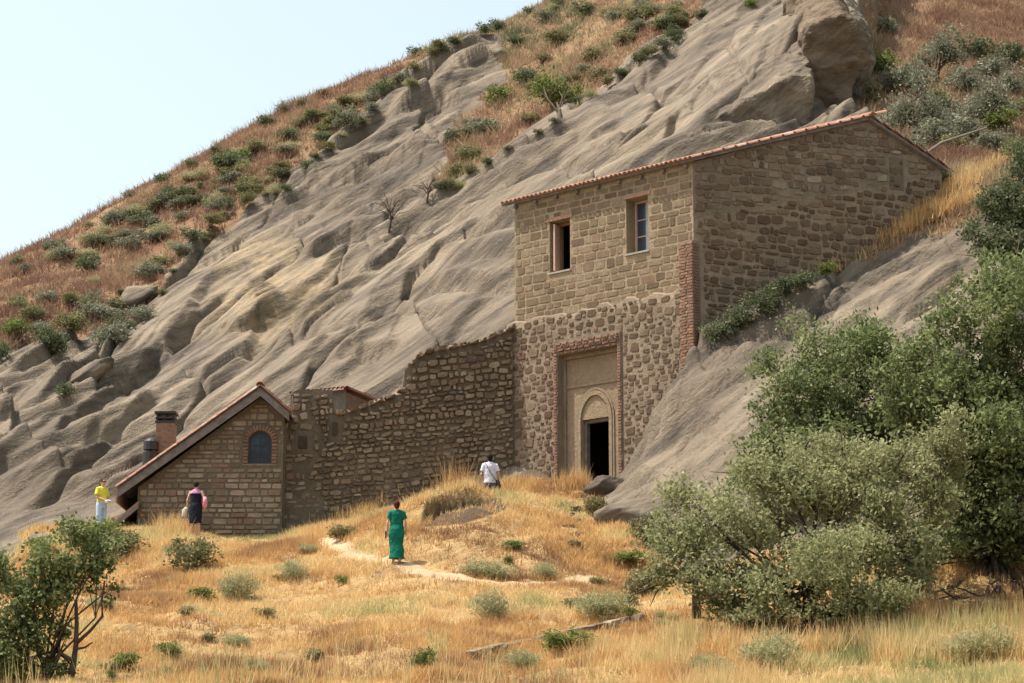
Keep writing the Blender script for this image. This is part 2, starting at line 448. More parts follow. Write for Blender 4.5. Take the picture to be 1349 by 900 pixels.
# tessellation: columns spread with distance, rows dense where the rock is
ks = np.concatenate([np.linspace(-0.42, -0.236, 40, endpoint=False), np.linspace(-0.236, 0.236, 640), np.linspace(0.236, 0.46, 46)[1:]])
ys = np.concatenate([np.linspace(-6, 42, 30, endpoint=False), np.linspace(42, 60, 120, endpoint=False), np.linspace(60, 100, 370, endpoint=False),
                     np.linspace(100, 132, 190, endpoint=False), np.linspace(132, 260, 50)])
Kg, Yg = np.meshgrid(ks, ys)
Xg = Kg * np.maximum(Yg, 45.0)
# rows run through straight bands; jitter keeps the facets from lining up
Zb, Ug, Vg, VEGm, GRm, RKm, OCm = terrain_parts(Xg, Yg)
rz, ez = detail(Xg, Yg, Zb)
def blur(m, n):
    m = m.astype(float)
    for _ in range(n):
        m[1:-1, 1:-1] = (m[1:-1, 1:-1] * 2 + m[:-2, 1:-1] + m[2:, 1:-1] + m[1:-1, :-2] + m[1:-1, 2:]) / 6
    return m
rkw = blur(RKm, 5)
amp = np.where(Yg > 74, 1.0, 0.0) + np.where(Yg <= 74, np.where(Xg > 2.2, .6, .08), 0)
amp = blur(amp, 8)
Zg = Zb + rz * rkw * amp + ez * (1 - rkw)
# flatten what buildings and people stand on
for (pl, h, L) in LPTS:
    x0, y0 = pl.min(0) - L * 3 - 1; x1, y1 = pl.max(0) + L * 3 + 1
    m = (Xg > x0) & (Xg < x1) & (Yg > y0) & (Yg < y1)
    xx = Xg[m]; yy = Yg[m]
    wx = xx + fbm(xx * .8, yy * .8, 3, 61) * .08; wy = yy + fbm(xx * .8, yy * .8, 3, 66) * .08
    r, sg, tt, tot = polydist(wx, wy, pl)
    end = sstep(0, 0.18 * tot + .2, tt) * sstep(0, 0.18 * tot + .2, tot - tt)
    up = np.where(sg > 0, np.exp(-(r / L) ** 1.3), np.exp(-(r / .09) ** 2))
    dn = np.where(sg > 0, 0, np.exp(-r / (L * .5)) * (1 - np.exp(-(r / .12) ** 2)))
    Zg[m] += end * (h * (up - .3 * dn) - np.where(sg < 0, .32 * np.exp(-((r - .13) / .11) ** 2), 0))
# broken slab: a second sheet of rock behind the lip, sheer before it
sh = np.array([P(*q) for q in LIP3 + SHEET]); lip = np.array([P(*q)[:2] for q in LIP3] + [P(u, 0, Y)[:2] for u, Y in LIPB])
m = (Yg > 80) & (Yg < 128) & (Xg > 3) & (Xg < 24)
xx = Xg[m]; yy = Yg[m]
d2 = ((sh[:, None, :2] - sh[None, :, :2]) ** 2).sum(-1) / 100
A2 = np.zeros((len(sh) + 3,) * 2); n2 = len(sh)
A2[:n2, :n2] = _k(d2) + np.eye(n2) * 2e-3; A2[:n2, n2] = 1; A2[:n2, n2 + 1:] = sh[:, :2] / 10; A2[n2:, :n2] = A2[:n2, n2:].T
s2 = np.linalg.solve(A2, np.concatenate([sh[:, 2], np.zeros(3)]))
q = np.stack([xx, yy], 1) / 10
zs = _k(((q[:, None] - sh[None, :, :2] / 10) ** 2).sum(-1)) @ s2[:n2] + s2[n2] + q @ s2[n2 + 1:]
r, sg, tt, tot = polydist(xx + fbm(xx * .6, yy * .6, 3, 71) * .35, yy + fbm(xx * .6, yy * .6, 3, 75) * .35, lip)
w = sstep(0.0, .6, np.where(sg > 0, r, 0)) * (1 - sstep(16, 22, r)) * sstep(830, 930, Ug[m])
zs = zs + rz[m] * .55
Zg[m] = np.where(zs > Zg[m], Zg[m] + (zs - Zg[m]) * w, Zg[m])
# level ground before the portal
_fa = P(678, 268, 72.3); _d = ray(912, 212); _fc = _d * (_fa[2] / _d[2]); _fd = (_fc - _fa)[:2]; _fl = np.hypot(*_fd); _fd /= _fl; _fn = np.array([_fd[1], -_fd[0]]); _fn = -_fn if _fn[1] > 0 else _fn
sx = (Xg - _fa[0]) * _fd[0] + (Yg - _fa[1]) * _fd[1]; so_ = (Xg - _fa[0]) * _fn[0] + (Yg - _fa[1]) * _fn[1]
_t = (_fa[:2] @ _fn) / (ray(785, 636)[:2] @ _fn); _pd = ray(785, 636) * _t; sd0 = (_pd[:2] - _fa[:2]) @ _fd
zthr = _pd[2]; wflat = sstep(-2.2, -1.2, sx - sd0) * (1 - sstep(.75, 1.9, sx - sd0)) * (1 - sstep(.8, 2.6, so_)) * sstep(-3.0, -2.0, so_)
Zg = Zg + (np.minimum(Zg, zthr) - Zg) * wflat
nr, nc = Zg.shape
def tz(x, y):
    """height of the finished ground"""
    x = np.asarray(x, float); y = np.asarray(y, float)
    k = x / np.maximum(y, 45.0)
    i = np.clip(np.searchsorted(ys, y) - 1, 0, nr - 2); j = np.clip(np.searchsorted(ks, k) - 1, 0, nc - 2)
    fi = np.clip((y - ys[i]) / (ys[i + 1] - ys[i]), 0, 1); fj = np.clip((k - ks[j]) / (ks[j + 1] - ks[j]), 0, 1)
    return (Zg[i, j] * (1 - fj) + Zg[i, j + 1] * fj) * (1 - fi) + (Zg[i + 1, j] * (1 - fj) + Zg[i + 1, j + 1] * fj) * fi
def hit(u, v, y0=40.0, y1=150.0):
    d = ray(u, v); Y = np.arange(y0, y1, 0.06); p = d[None] * (Y / d[1])[:, None]
    z = tz(p[:, 0], p[:, 1]); k = np.nonzero(z >= p[:, 2])[0]
    i = k[0] if len(k) else int(np.argmin(p[:, 2] - z)); q = p[i].copy(); q[2] = float(tz(q[0], q[1])); return q

def rock_nodes(b):
    cs = b.coord('pos', (1, 1, 1), (0, math.radians(39), 0))
    mp = b.n('ShaderNodeMapping'); b.l(cs, mp.inputs[0]); mp.inputs['Scale'].default_value = (.2, .3, 1.1)
    st = mp.outputs[0]; pos = b.coord('pos')
    n1 = b.noise(st, .55, 6, .6, .4); n2 = b.noise(st, 2.6, 6, .62); n3 = b.noise(pos, .16, 3, .5); n4 = b.noise(pos, 9, 4, .6)
    c = b.ramp(n1, [(.28, (.078, .062, .046)), (.42, (.16, .128, .094)), (.58, (.24, .194, .141)), (.8, (.33, .27, .197))])
    c = b.mix(b.mrange(n2, .38, .62), c, b.mix(.55, c, (.12, .097, .075)))
    c = b.mix(b.mrange(n3, .48, .7), c, b.mix(.35, c, (.38, .305, .21)))
    pt = b.noise(st, .9, 5, .7, .8)
    c = b.mix(b.mrange(pt, .50, .62), c, b.mix(.7, c, (.06, .052, .045)))
    c = b.mix(b.mrange(n4, .3, .75), b.mix(.25, c, (.06, .05, .04)), c)
    mp2 = b.n('ShaderNodeMapping'); b.l(cs, mp2.inputs[0]); mp2.inputs['Scale'].default_value = (.09, .16, 2.1)
    band = b.noise(mp2.outputs[0], 1.0, 5, .6, .3)
    c = b.mix(b.mrange(band, .5, .64), c, b.mix(.55, c, (.055, .046, .038)))
    lich = b.noise(pos, 1.7, 5, .7)
    c = b.mix(b.mrange(lich, .6, .75), c, b.mix(.5, c, (.30, .255, .19)))
    h = b.math('MULTIPLY_ADD', n2, .6, b.math('MULTIPLY', n1, .8))
    h = b.math('MULTIPLY_ADD', n4, .22, h); h = b.math('MULTIPLY_ADD', band, -.45, h)
    return c, h
b = NB('hill_rock')
c, h = rock_nodes(b)
wn = b.noise(b.coord('pos'), 2.5, 4, .6)
def soft(b, name, wn):
    return b.mrange(b.math('MULTIPLY_ADD', wn, .5, b.math('SUBTRACT', b.attr(name), .25)), .35, .65)
sn = b.noise(b.coord('pos'), .35, 5, .65)
soil = b.ramp(sn, [(.3, (.14, .08, .05)), (.5, (.19, .115, .065)), (.7, (.225, .155, .085))])
dry = b.ramp(b.noise(b.coord('pos'), 1.3, 5, .65), [(.3, (.19, .125, .065)), (.5, (.31, .20, .09)), (.72, (.39, .275, .13))])
c = b.mix(b.math('MULTIPLY', b.math('MULTIPLY', b.attr('ochre'), b.mrange(b.noise(b.coord('pos'), .9, 5, .7), .38, .62)), .42), c, (.42, .31, .17))
fc = b.ramp(b.noise(b.coord('pos', (.3, .3, 1), (0, math.radians(39), 0)), 1.6, 5, .65), [(.3, (.10, .068, .042)), (.55, (.19, .13, .08)), (.75, (.27, .195, .12))])
c = b.mix(soft(b, 'veg', wn), c, soil)
c = b.mix(soft(b, 'grass', wn), c, dry)
c = b.mix(soft(b, 'cut', wn), c, (.085, .058, .038))
micro = b.noise(b.coord('pos'), 6.5, 6, .72)
M_hill = b.finish(c, .95, b.bump(micro, .55, .12, b.bump(h, .95, .22)), .12)

idx = np.arange(nr * nc).reshape(nr, nc)
F = np.stack([idx[:-1, :-1], idx[:-1, 1:], idx[1:, 1:], idx[1:, :-1]], -1).reshape(-1, 4)
me = mesh_np('hillside', np.stack([Xg, Yg, Zg], -1).reshape(-1, 3), F, True)
Uf, Vf = pix(Xg, Yg, Zg)
FRm = 0 * inpoly(Uf + 5 * fbm(Xg, Yg, 2, 3), Vf, FRESH) & (Yg > 82) & (Yg < 92.5)
CUm = inpoly(Uf, Vf, CUT) & (Yg < 67) & (Yg > 58)
for nm, a in (('fresh', blur(FRm, 2)), ('cut', blur(CUm, 2)), ('veg', blur(VEGm, 2)), ('grass', blur(GRm, 2)), ('ochre', blur(OCm, 60))):
    at = me.attributes.new(nm, 'FLOAT', 'POINT'); at.data.foreach_set('value', a.ravel().astype(np.float32))
tag(obj('hillside', me, M_hill), kind='structure')
gm = MB(); gm.add([(-2500, -400, -14), (2500, -400, -14), (2500, 3500, -14), (-2500, 3500, -14)], [[0, 1, 2, 3]])
tag(gm.build('ground', plain('plain_soil', (.25, .19, .11), .2, .01)), kind='structure')

# the broken end of the great slab: angular blocks with sheer, slightly overhanging faces
b = NB('crag_rock'); c, h = rock_nodes(b)
M_crag_grey = b.finish(c, .95, b.bump(h, .9, .2), .12)
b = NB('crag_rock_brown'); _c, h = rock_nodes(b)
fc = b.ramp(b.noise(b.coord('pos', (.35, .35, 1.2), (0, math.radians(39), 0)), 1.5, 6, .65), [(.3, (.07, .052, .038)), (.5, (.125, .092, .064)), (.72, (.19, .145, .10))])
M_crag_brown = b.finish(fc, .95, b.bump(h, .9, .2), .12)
def crag(name, outline, yf, yb, rise, m, lean=0.0, noise_s=.9, amt=.35):
    """solid block: outline (u, v) on its front face at distance yf (lean: metres nearer per pixel of height), running back to yb"""
    v0 = max(q[1] for q in outline); mb = MB()
    fr = [P(u, v, yf - lean * (v0 - v)) for u, v in outline]
    bkp = [p + np.array([0.05 * (yb - yf), yb - yf, rise]) for p in fr]
    n = len(fr); f = [list(range(n)), list(range(2 * n - 1, n - 1, -1))] + [[i, i + n, (i + 1) % n + n, (i + 1) % n] for i in range(n)]
    mb.add(fr + bkp, f); o = mb.build(name, m)
    md = o.modifiers.new('r', 'REMESH'); md.mode = 'VOXEL'; md.voxel_size = .11
    sm = o.modifiers.new('s', 'SMOOTH'); sm.iterations = 1
    for ns, am in ((noise_s * 1.6, amt), (noise_s * .45, amt * .35)):
        tx = bpy.data.textures.new('crag', 'VORONOI' if am == amt else 'CLOUDS'); tx.noise_scale = ns
        d = o.modifiers.new('d', 'DISPLACE'); d.texture = tx; d.strength = am; d.texture_coords = 'GLOBAL'; d.mid_level = .4
    return tag(o, kind='structure')
crag('rock_outcrop', [(930,178),(948,152),(985,132),(1012,114),(1050,98),(1070,100),(1062,165),(1052,240),(935,250)], 85.6, 91, 3.6, M_crag_grey, .006, .8, .45)
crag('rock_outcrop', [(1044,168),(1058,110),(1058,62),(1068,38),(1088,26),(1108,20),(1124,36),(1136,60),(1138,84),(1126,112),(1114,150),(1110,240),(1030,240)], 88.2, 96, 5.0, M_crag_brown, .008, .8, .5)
crag('rock_outcrop', [(1112,38),(1128,26),(1148,50),(1152,90),(1140,116),(1130,160),(1112,150),(1126,84)], 89.5, 97, 4.5, M_crag_grey, .0, .7, .45)
crag('rock_outcrop', [(1010,118),(1030,84),(1058,66),(1066,100),(1040,120)], 87.2, 93, 3.6, M_crag_grey, .004, .7, .4)
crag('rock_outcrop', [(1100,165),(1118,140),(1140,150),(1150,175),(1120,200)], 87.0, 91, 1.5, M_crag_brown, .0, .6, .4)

# ================================================================== MATERIALS OF THE BUILDINGS
def stone_mat(name, cols, scale=5):
    b = NB(name)
    oi = b.n('ShaderNodeObjectInfo').outputs['Random']
    r = b.math('FRACT', b.math('ADD', b.math('MULTIPLY', oi, 7.31), b.math('MULTIPLY', b.geo.outputs['Random Per Island'], 3.77)))
    co = b.coord('pos'); n = b.noise(co, scale, 5, .65); n2 = b.noise(co, .5, 3)
    k = len(cols)
    c = b.ramp(r, [(i / (k - 1), q) for i, q in enumerate(cols)])
    c = b.mix(b.mrange(n, .35, .7), b.mix(.4, c, (.05, .04, .03)), c)
    c = b.mix(b.mrange(n2, .5, .72), c, b.mix(.3, c, (.10, .09, .065)))
    c = b.mix(b.mrange(b.noise(co, 3.1, 4, .7), .62, .72), c, b.mix(.5, c, (.42, .36, .27)))
    return b.finish(c, .93, b.bump(b.noise(co, 14, 5, .65), .6, .03), .1)
def mortar_mat(name, a, bcol, scale=1.2):
    b = NB(name); co = b.coord('pos')
    c = b.ramp(b.noise(co, scale, 6, .65), [(.3, a), (.7, bcol)])
    c = b.mix(b.mrange(b.noise(co, 9, 5, .7), .35, .75), b.mix(.45, c, (.10, .08, .06)), c)
    return b.finish(c, .96, b.bump(b.noise(co, 11, 5, .7), .8, .05), .08)
M_buff = stone_mat('buff_stone', [(.17, .122, .077), (.245, .182, .118), (.14, .098, .064), (.285, .222, .15), (.225, .15, .10), (.20, .15, .098)])
M_dark = stone_mat('dark_rubble_stone', [(.07, .043, .031), (.165, .11, .074), (.10, .062, .043), (.21, .152, .104), (.135, .082, .057), (.25, .19, .135)])
M_brown = stone_mat('brown_rubble_stone', [(.12, .082, .058), (.29, .222, .155), (.19, .125, .085), (.36, .285, .205), (.24, .175, .12), (.16, .118, .086)])
M_house = stone_mat('house_stone', [(.16, .12, .085), (.30, .236, .165), (.21, .163, .114), (.42, .345, .25), (.25, .145, .10), (.27, .21, .15)])
M_brick = stone_mat('red_brick', [(.24, .125, .08), (.31, .185, .125), (.27, .15, .10), (.21, .125, .09)], 9)
M_brick_dull = stone_mat('dull_brick', [(.22, .12, .085), (.27, .16, .115), (.19, .115, .085)], 9)
M_mort = mortar_mat('pale_mortar', (.22, .165, .115), (.35, .272, .196))
M_gable_up = stone_mat('mottled_gable_stone', [(.095, .062, .045), (.21, .15, .10), (.14, .088, .062), (.27, .20, .14), (.175, .12, .084), (.12, .086, .066), (.33, .27, .20)])
M_mort_buff = mortar_mat('buff_mortar', (.29, .22, .14), (.41, .325, .215))
M_mort_dark = mortar_mat('dark_joint_mortar', (.115, .09, .066), (.21, .168, .122))
M_mort_dim = mortar_mat('grey_mortar', (.19, .155, .115), (.28, .23, .175))
M_plaster = mortar_mat('old_plaster', (.29, .215, .135), (.365, .28, .185), .7)
M_plaster2 = mortar_mat('weathered_plaster', (.24, .19, .135), (.37, .30, .22), 1.6)
M_tile = stone_mat('terracotta', [(.42, .20, .13), (.52, .30, .22), (.46, .23, .15), (.60, .42, .34)], 12)
M_wood_grey = plain('weathered_board', (.16, .135, .125), .3, 5)
M_wood_red = plain('red_brown_wood', (.30, .165, .12), .2, 7)
M_wood_pale = plain('pale_pink_paint', (.50, .34, .27), .15, 7)
M_black = plain('black_metal', (.018, .017, .017), .3, 9, .5, .4)
M_painted_shade = plain('painted_interior_shade', (.02, .017, .014), .3, 2, .95, .05)  # near-black colour put in for the shade of rooms and hollows
M_recess = plain('painted_recess_shade', (.06, .048, .038), .3, 4, .95, .05)  # dark colour painted as the shade inside small wall niches
M_greystone = plain('grey_stone', (.30, .27, .22), .2, 3)
b = NB('window_glass'); M_glass = b.finish((.04, .055, .075), .2, None, .4)
b = NB('arched_glass'); co = b.coord('pos'); M_glass2 = b.finish(b.ramp(b.noise(co, 2.2, 3), [(.4, (.008, .012, .018)), (.62, (.025, .038, .05))]), .3, b.bump(b.noise(co, 4, 2), .15, .02), .35)
M_sky_sheen = plain('painted_sky_sheen', (.36, .37, .42), .2, 5)  # pale blue-grey painted as sky mirrored in the glass

# ================================================================== STONES
def stone_mesh(i, n=8, sq=3.2, rough=0.0):
    r = random.Random(100 + i)
    out = []
    for q in range(n):
        t = 2 * math.pi * (q + .5 + r.uniform(-.32, .32) * (1 if rough else .4)) / n
        c, s_ = math.cos(t), math.sin(t); e = 2 / sq
        x = .5 * abs(c) ** e * (1 if c > 0 else -1); z = .5 * abs(s_) ** e * (1 if s_ > 0 else -1)
        out.append((x * (1 + r.uniform(-.14 - rough, .06)), z * (1 + r.uniform(-.16 - rough, .06))))
    V = [(x, .3, z) for x, z in out] + [(x * .99, -.7, z * .99) for x, z in out] + [(x * .88, -1 + r.uniform(-.22, .22), z * .86) for x, z in out] + [(r.uniform(-.1, .1), -1.02 + r.uniform(-.15, .1), r.uniform(-.1, .1))]
    Fc = []
    for a in (0, n):
        for q in range(n):
            q2 = (q + 1) % n; Fc.append([a + q, a + q2, a + n + q2, a + n + q])
    for q in range(n): Fc.append([2 * n + q, 2 * n + (q + 1) % n, 3 * n])
    return mesh_np('stone', V, Fc)
SQ = [stone_mesh(i, 8, 6.0) for i in range(14)]       # squared blocks
RB = [stone_mesh(30 + i, 6 + i % 3, 4.0, .10) for i in range(20)]  # rubble
_mcache = {}
def with_mat(me, m):
    k = (me.name, m.name)
    if k not in _mcache:
        c = me.copy(); c.materials.clear(); c.materials.append(m); _mcache[k] = c
    return _mcache[k]

class Wall:
    """a vertical wall plane: origin O, direction d to the right, z up; local x along the wall, local -y out of it"""
    def __init__(s, O, R, zbase):
        s.O = np.array(O[:2], float); d = np.array(R[:2], float) - s.O; s.L = float(np.hypot(*d)); s.d = d / s.L
        s.th = math.atan2(s.d[1], s.d[0]); s.n = np.array([s.d[1], -s.d[0]]); s.z0 = zbase
        if s.n[1] > 0: s.n = -s.n
    def at(s, u, v, out=0.0):
        D = ray(u, v); O = s.O + s.n * out
        t = (O @ s.n) / (D[:2] @ s.n); p = D * t
        return float((p[:2] - O) @ s.d), float(p[2] - s.z0)
    def w(s, x, z, out=0.0):
        p = s.O + s.d * x + s.n * out; return (p[0], p[1], z + s.z0)
    def part(s, name, mb, m, parent, **k):
        pl = parent.location
        return mb.build(name, m, parent, loc=(s.O[0] - pl[0], s.O[1] - pl[1], s.z0 - pl[2]), rot=(0, 0, s.th), **k)

def fill(parent, m, inside, x0, x1, z0, z1, hm, wm, gap, variants, depth=.045, slope=0.0, out=0.0, hv=.3, wv=.45, skip=0.0, limit=300, name='stone', seed=1, jz=.0, rot=.04, hs=1.0):
    """courses of single stones over a stretch of wall; returns how many"""
    r = random.Random(seed); items = []
    z = z0 - abs(slope) * (x1 - x0)
    while z < z1 + abs(slope) * (x1 - x0):
        h = hm * r.uniform(1 - hv, 1 + hv); x = x0 - r.random() * wm
        while x < x1:
            w = wm * r.uniform(1 - wv, 1 + wv); cx = x + w / 2; cz = z + h / 2 + slope * (cx - x0) + r.uniform(-jz, jz) * h
            x += w
            a, c = w / 2 * .92, h / 2 * .9
            if r.random() < skip: continue
            hh_ = h; found = False
            for (kw, sx, kh, sz) in ((1, 0, 1, 0), (.75, -1, 1, 0), (.75, 1, 1, 0), (.5, -1, 1, 0), (.5, 1, 1, 0), (1, 0, .6, -1), (1, 0, .6, 1), (.6, -1, .6, -1), (.6, 1, .6, -1), (.6, -1, .6, 1), (.6, 1, .6, 1), (.35, -1, 1, 0), (.35, 1, 1, 0)):
                cx2 = cx + sx * w * (1 - kw) / 2; cz2 = cz + sz * h * (1 - kh) / 2
                if all(inside(cx2 + i * a * kw, cz2 + j * c * kh) for i in (-1, 0, 1) for j in (-1, 0, 1)):
                    found = True; break
            if not found: continue
            w *= kw; cx = cx2; cz = cz2; hh_ = h * kh
            items.append((cx, cz, max(w - gap, .05), max(hh_ * r.uniform(hs, 1.0) - gap, .05), r.choice(variants), depth * r.uniform(.6, 1.5), r.uniform(-rot, rot) + math.atan(slope)))
        z += h
    place(items, parent, m, out, limit, name); return len(items)
def place(items, parent, m, out, limit, name):
    items.sort(key=lambda q: -q[2] * q[3])
    for (cx, cz, w, h, me, d, ro) in items[:limit]:
        obj(name, with_mat(me, m), None, parent, (cx, -out, cz), (0, -ro, 0), (w, d, h))
    rest = items[limit:]
    if rest:
        mb = MB()
        for (cx, cz, w, h, me, d, ro) in rest:
            mt = Matrix.Translation((cx, -out, cz)) @ Matrix.Rotation(-ro, 4, 'Y') @ Matrix.Diagonal((w, d, h, 1))
            mb.add([mt @ q.co for q in me.vertices], [list(p.vertices) for p in me.polygons])
        tag(mb.build('small_' + name + 's', m, parent), kind='stuff')
def pack(parent, m, inside, x0, x1, z0, z1, sizes, aspect, gap, variants, depth, out, seed, limit=300, slope=0.0, rot=.15, tries=2600, name='stone'):
    """rubble: stones of falling size thrown in wherever they still fit"""
    r = random.Random(seed); items = []; cell = {}
    for smax, smin, n in sizes:
        for _ in range(n):
            w = r.uniform(smin, smax); h = w * r.uniform(*aspect); cx = r.uniform(x0, x1); cz = r.uniform(z0, z1)
            if not all(inside(cx + i * w / 2, cz + j * h / 2) for i in (-1, 0, 1) for j in (-1, 0, 1)): continue
            k = (int(cx // .6), int(cz // .6)); ok = True
            for i in (-1, 0, 1):
                for j in (-1, 0, 1):
                    for (a, c, w2, h2) in cell.get((k[0] + i, k[1] + j), ()):
                        dx = cx - a; dz = cz - c - slope * dx
                        if (abs(dx) / ((w + w2) / 2 + gap)) ** 3 + (abs(dz) / ((h + h2) / 2 + gap)) ** 3 < 1: ok = False; break
            if not ok: continue
            cell.setdefault(k, []).append((cx, cz, w, h))
            items.append((cx, cz, w, h, r.choice(variants), depth * r.uniform(.6, 1.5), r.uniform(-rot, rot) + math.atan(slope)))
    place(items, parent, m, out, limit, name); return len(items)

def grid_wall(x0, x1, z0, z1, holes, y0, y1, depth_of=None):
    """slab of wall with rectangular openings (x0,x1,z0,z1) cut through; front at y0, back at y1"""
    xs = sorted({x0, x1} | {h[0] for h in holes} | {h[1] for h in holes}); zs = sorted({z0, z1} | {h[2] for h in holes} | {h[3] for h in holes})
    mb = MB()
    def solid(i, j):
        if i < 0 or j < 0 or i >= len(xs) - 1 or j >= len(zs) - 1: return False
        cx = (xs[i] + xs[i + 1]) / 2; cz = (zs[j] + zs[j + 1]) / 2
        return not any(h[0] < cx < h[1] and h[2] < cz < h[3] for h in holes)
    for i in range(len(xs) - 1):
        for j in range(len(zs) - 1):
            if not solid(i, j): continue
            a, b_, c, d = xs[i], xs[i + 1], zs[j], zs[j + 1]
            mb.add([(a, y0, c), (b_, y0, c), (b_, y0, d), (a, y0, d)], [[0, 1, 2, 3]])
            mb.add([(a, y1, c), (b_, y1, c), (b_, y1, d), (a, y1, d)], [[3, 2, 1, 0]])
            for (di, dj, q) in ((-1, 0, [(a, y0, c), (a, y0, d), (a, y1, d), (a, y1, c)]), (1, 0, [(b_, y0, d), (b_, y0, c), (b_, y1, c), (b_, y1, d)]),
                                (0, -1, [(b_, y0, c), (a, y0, c), (a, y1, c), (b_, y1, c)]), (0, 1, [(a, y0, d), (b_, y0, d), (b_, y1, d), (a, y1, d)])):
                if not solid(i + di, j + dj): mb.add(q, [[0, 1, 2, 3]])
    return mb

def tile_mesh():
    mb = MB(); n = 6; V = []
    for y in (-.26, .26):
        k = 1.0 if y < 0 else .86
        for rr in (1.0, .8):
            for i in range(n + 1):
                t = math.pi * i / n; V.append((math.cos(t) * .1 * rr * k, y, math.sin(t) * .085 * rr * k))
    m1 = n + 1; Fc = []
    for i in range(n):
        Fc.append([i, i + 1, 2 * m1 + i + 1, 2 * m1 + i]); Fc.append([m1 + i + 1, m1 + i, 3 * m1 + i, 3 * m1 + i + 1])
        Fc.append([i + 1, i, m1 + i, m1 + i + 1])
    return mesh_np('roof_tile', V, Fc, True)
TILE = tile_mesh(); TILE.materials.append(M_tile)

# ================================================================== GATEHOUSE
# front wall: level eave line seen at (678,268)-(912,211); solve the corner's distance from the door's
FY_L = 72.3
FA = P(678, 268, FY_L)
_d = ray(912, 212); FC = _d * (FA[2] / _d[2])                         # same height as the left end of the eave
EAVE = FA[2]
ZB = 8.6                                                              # foot of the walls, below ground
GH = empty('gatehouse', (FC[0], FC[1], ZB), 'tall two-storey stone gatehouse with arched portal, gable roof and two upper windows', 'building')
fw = Wall(FA, FC, ZB); H = EAVE - ZB
w1 = (*fw.at(728, 0)[:1], fw.at(751, 0)[0], fw.at(740, 357)[1], fw.at(740, 289)[1])
w2 = (fw.at(829, 0)[0], fw.at(854, 0)[0], fw.at(842, 332)[1], fw.at(842, 259)[1])
w1 = (fw.at(724, 320)[0], fw.at(751, 320)[0], w1[2], w1[3]); w2 = (fw.at(825, 300)[0], fw.at(854, 300)[0], w2[2], w2[3])
zl = fw.at(790, 405)[1]                                                # ledge between the storeys
up = fw.part('front_wall', grid_wall(0, fw.L, zl - .4, H, [w1, w2], 0, .7), M_mort_buff, GH)
def ins_up(x, z):
    if not (0.02 < x < fw.L - .02 and zl - .3 < z < H - .04): return False
    for h in (w1, w2):
        if h[0] - .03 < x < h[1] + .03 and h[2] - .05 < z < h[3] + .1: return False
    return True
fill(up, M_buff, ins_up, 0, fw.L, zl - .3, H, .29, .43, .024, SQ, .010, 0, seed=3, limit=300, rot=.035, jz=.05, hs=.92, hv=.35)
# back and left walls, hidden by the hill but closing the room
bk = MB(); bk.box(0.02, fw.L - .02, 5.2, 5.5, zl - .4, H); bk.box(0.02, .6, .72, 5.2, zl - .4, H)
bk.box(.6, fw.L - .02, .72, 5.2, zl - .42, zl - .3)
fw.part('rear_wall', bk, M_painted_shade, GH)

# windows of the upper storey
def casement(hole, open_leaf, tagname):
    x0, x1, z0, z1 = hole; f = MB(); t = .07; y0, y1 = .42, .52
    x0 += .012; x1 -= .012; z0 += .012; z1 -= .012
    f.box(x0, x0 + t, y0, y1, z0, z1); f.box(x1 - t, x1, y0, y1, z0, z1); f.box(x0 + t, x1 - t, y0, y1, z1 - t, z1); f.box(x0 + t, x1 - t, y0, y1, z0, z0 + t)
    fr = fw.part('window', f, M_wood_red if open_leaf else M_wood_pale, GH)
    fr['label'] = tagname
    if open_leaf:
        lf = MB(); lf.box(-.03, .03, 0, .34, 0, z1 - z0 - 2 * t)
        lf.build('casement_leaf', M_wood_pale, fr, (x0 + t + .06, y0 - .36, z0 + t), (0, 0, .25))
    else:
        n = 3
        for k in range(n):
            a = z0 + t + (z1 - z0 - 2 * t) * k / n; c = z0 + t + (z1 - z0 - 2 * t) * (k + 1) / n
            g = MB(); g.box(x0 + t, x1 - t, y0 + .05, y0 + .056, a + .018, c - .018); g.build('pane', M_glass, fr)
            if k: q = MB(); q.box(x0 + t, x1 - t, y0 + .03, y0 + .07, a - .018, a + .018); q.build('glazing_bar', M_wood_pale, fr)
        cu = MB(); cu.box(x0 + (x1 - x0) * .5, x1 - t, y0 + .02, y0 + .026, z0 + t, z1 - t); cu.build('curtain', M_sky_sheen, fr)  # sheet over the right half, its colour standing in for reflected sky
    si = MB(); si.box(x0 - .05, x1 + .05, -.04, .4, z0 - .06, z0 - .002); fw.part('window_sill', si, M_greystone, GH)
    li = MB(); li.box(x0 - .12, x1 + .12, -.025, .42, z1 + .014, z1 + .12); fw.part('lintel', li, M_wood_red, GH)
casement(w1, True, 'left upper window, wooden leaf swung open on a dark room')
casement(w2, False, 'right upper window with pale frame, three panes and painted sky sheen')

# lower storey, standing a little proud, with the recessed portal
PO = .14
def lw(u, v): return fw.at(u, v, PO)
px0 = lw(736, 560)[0]; px1 = lw(815, 560)[0]; pz1 = lw(775, 462)[1]; pz0 = lw(785, 645)[1]
lo = MB()
xs = np.linspace(-.25, fw.L, 30); tops = [zl + .10 * math.sin(k * 1.7) * .6 + .1 * fbm(np.array([k * .9]), np.array([2.]), 2, 5)[0] for k in range(30)]
low = grid_wall(-.25, fw.L + .02, -1.0, zl - .25, [(px0, px1, -1.0, pz1)], -PO, .5)
for k in range(29):
    a, c = xs[k], xs[k + 1]
    low.add([(a, -PO, zl - .25), (c, -PO, zl - .25), (c, -PO + .04, tops[k + 1]), (a, -PO + .04, tops[k]), (c, .01, tops[k + 1] + .06), (a, .01, tops[k] + .06)], [[0, 1, 2, 3], [3, 2, 4, 5]])
low_o = fw.part('portal_wall', low, M_mort, GH)
bx0 = px0 - .17; bx1 = px1 + .17; bz1 = pz1 + .5
def ins_lo(x, z):
    return -.22 < x < fw.L - .05 and -.9 < z < zl - .02 and not (bx0 - .02 < x < bx1 + .02 and z < bz1)
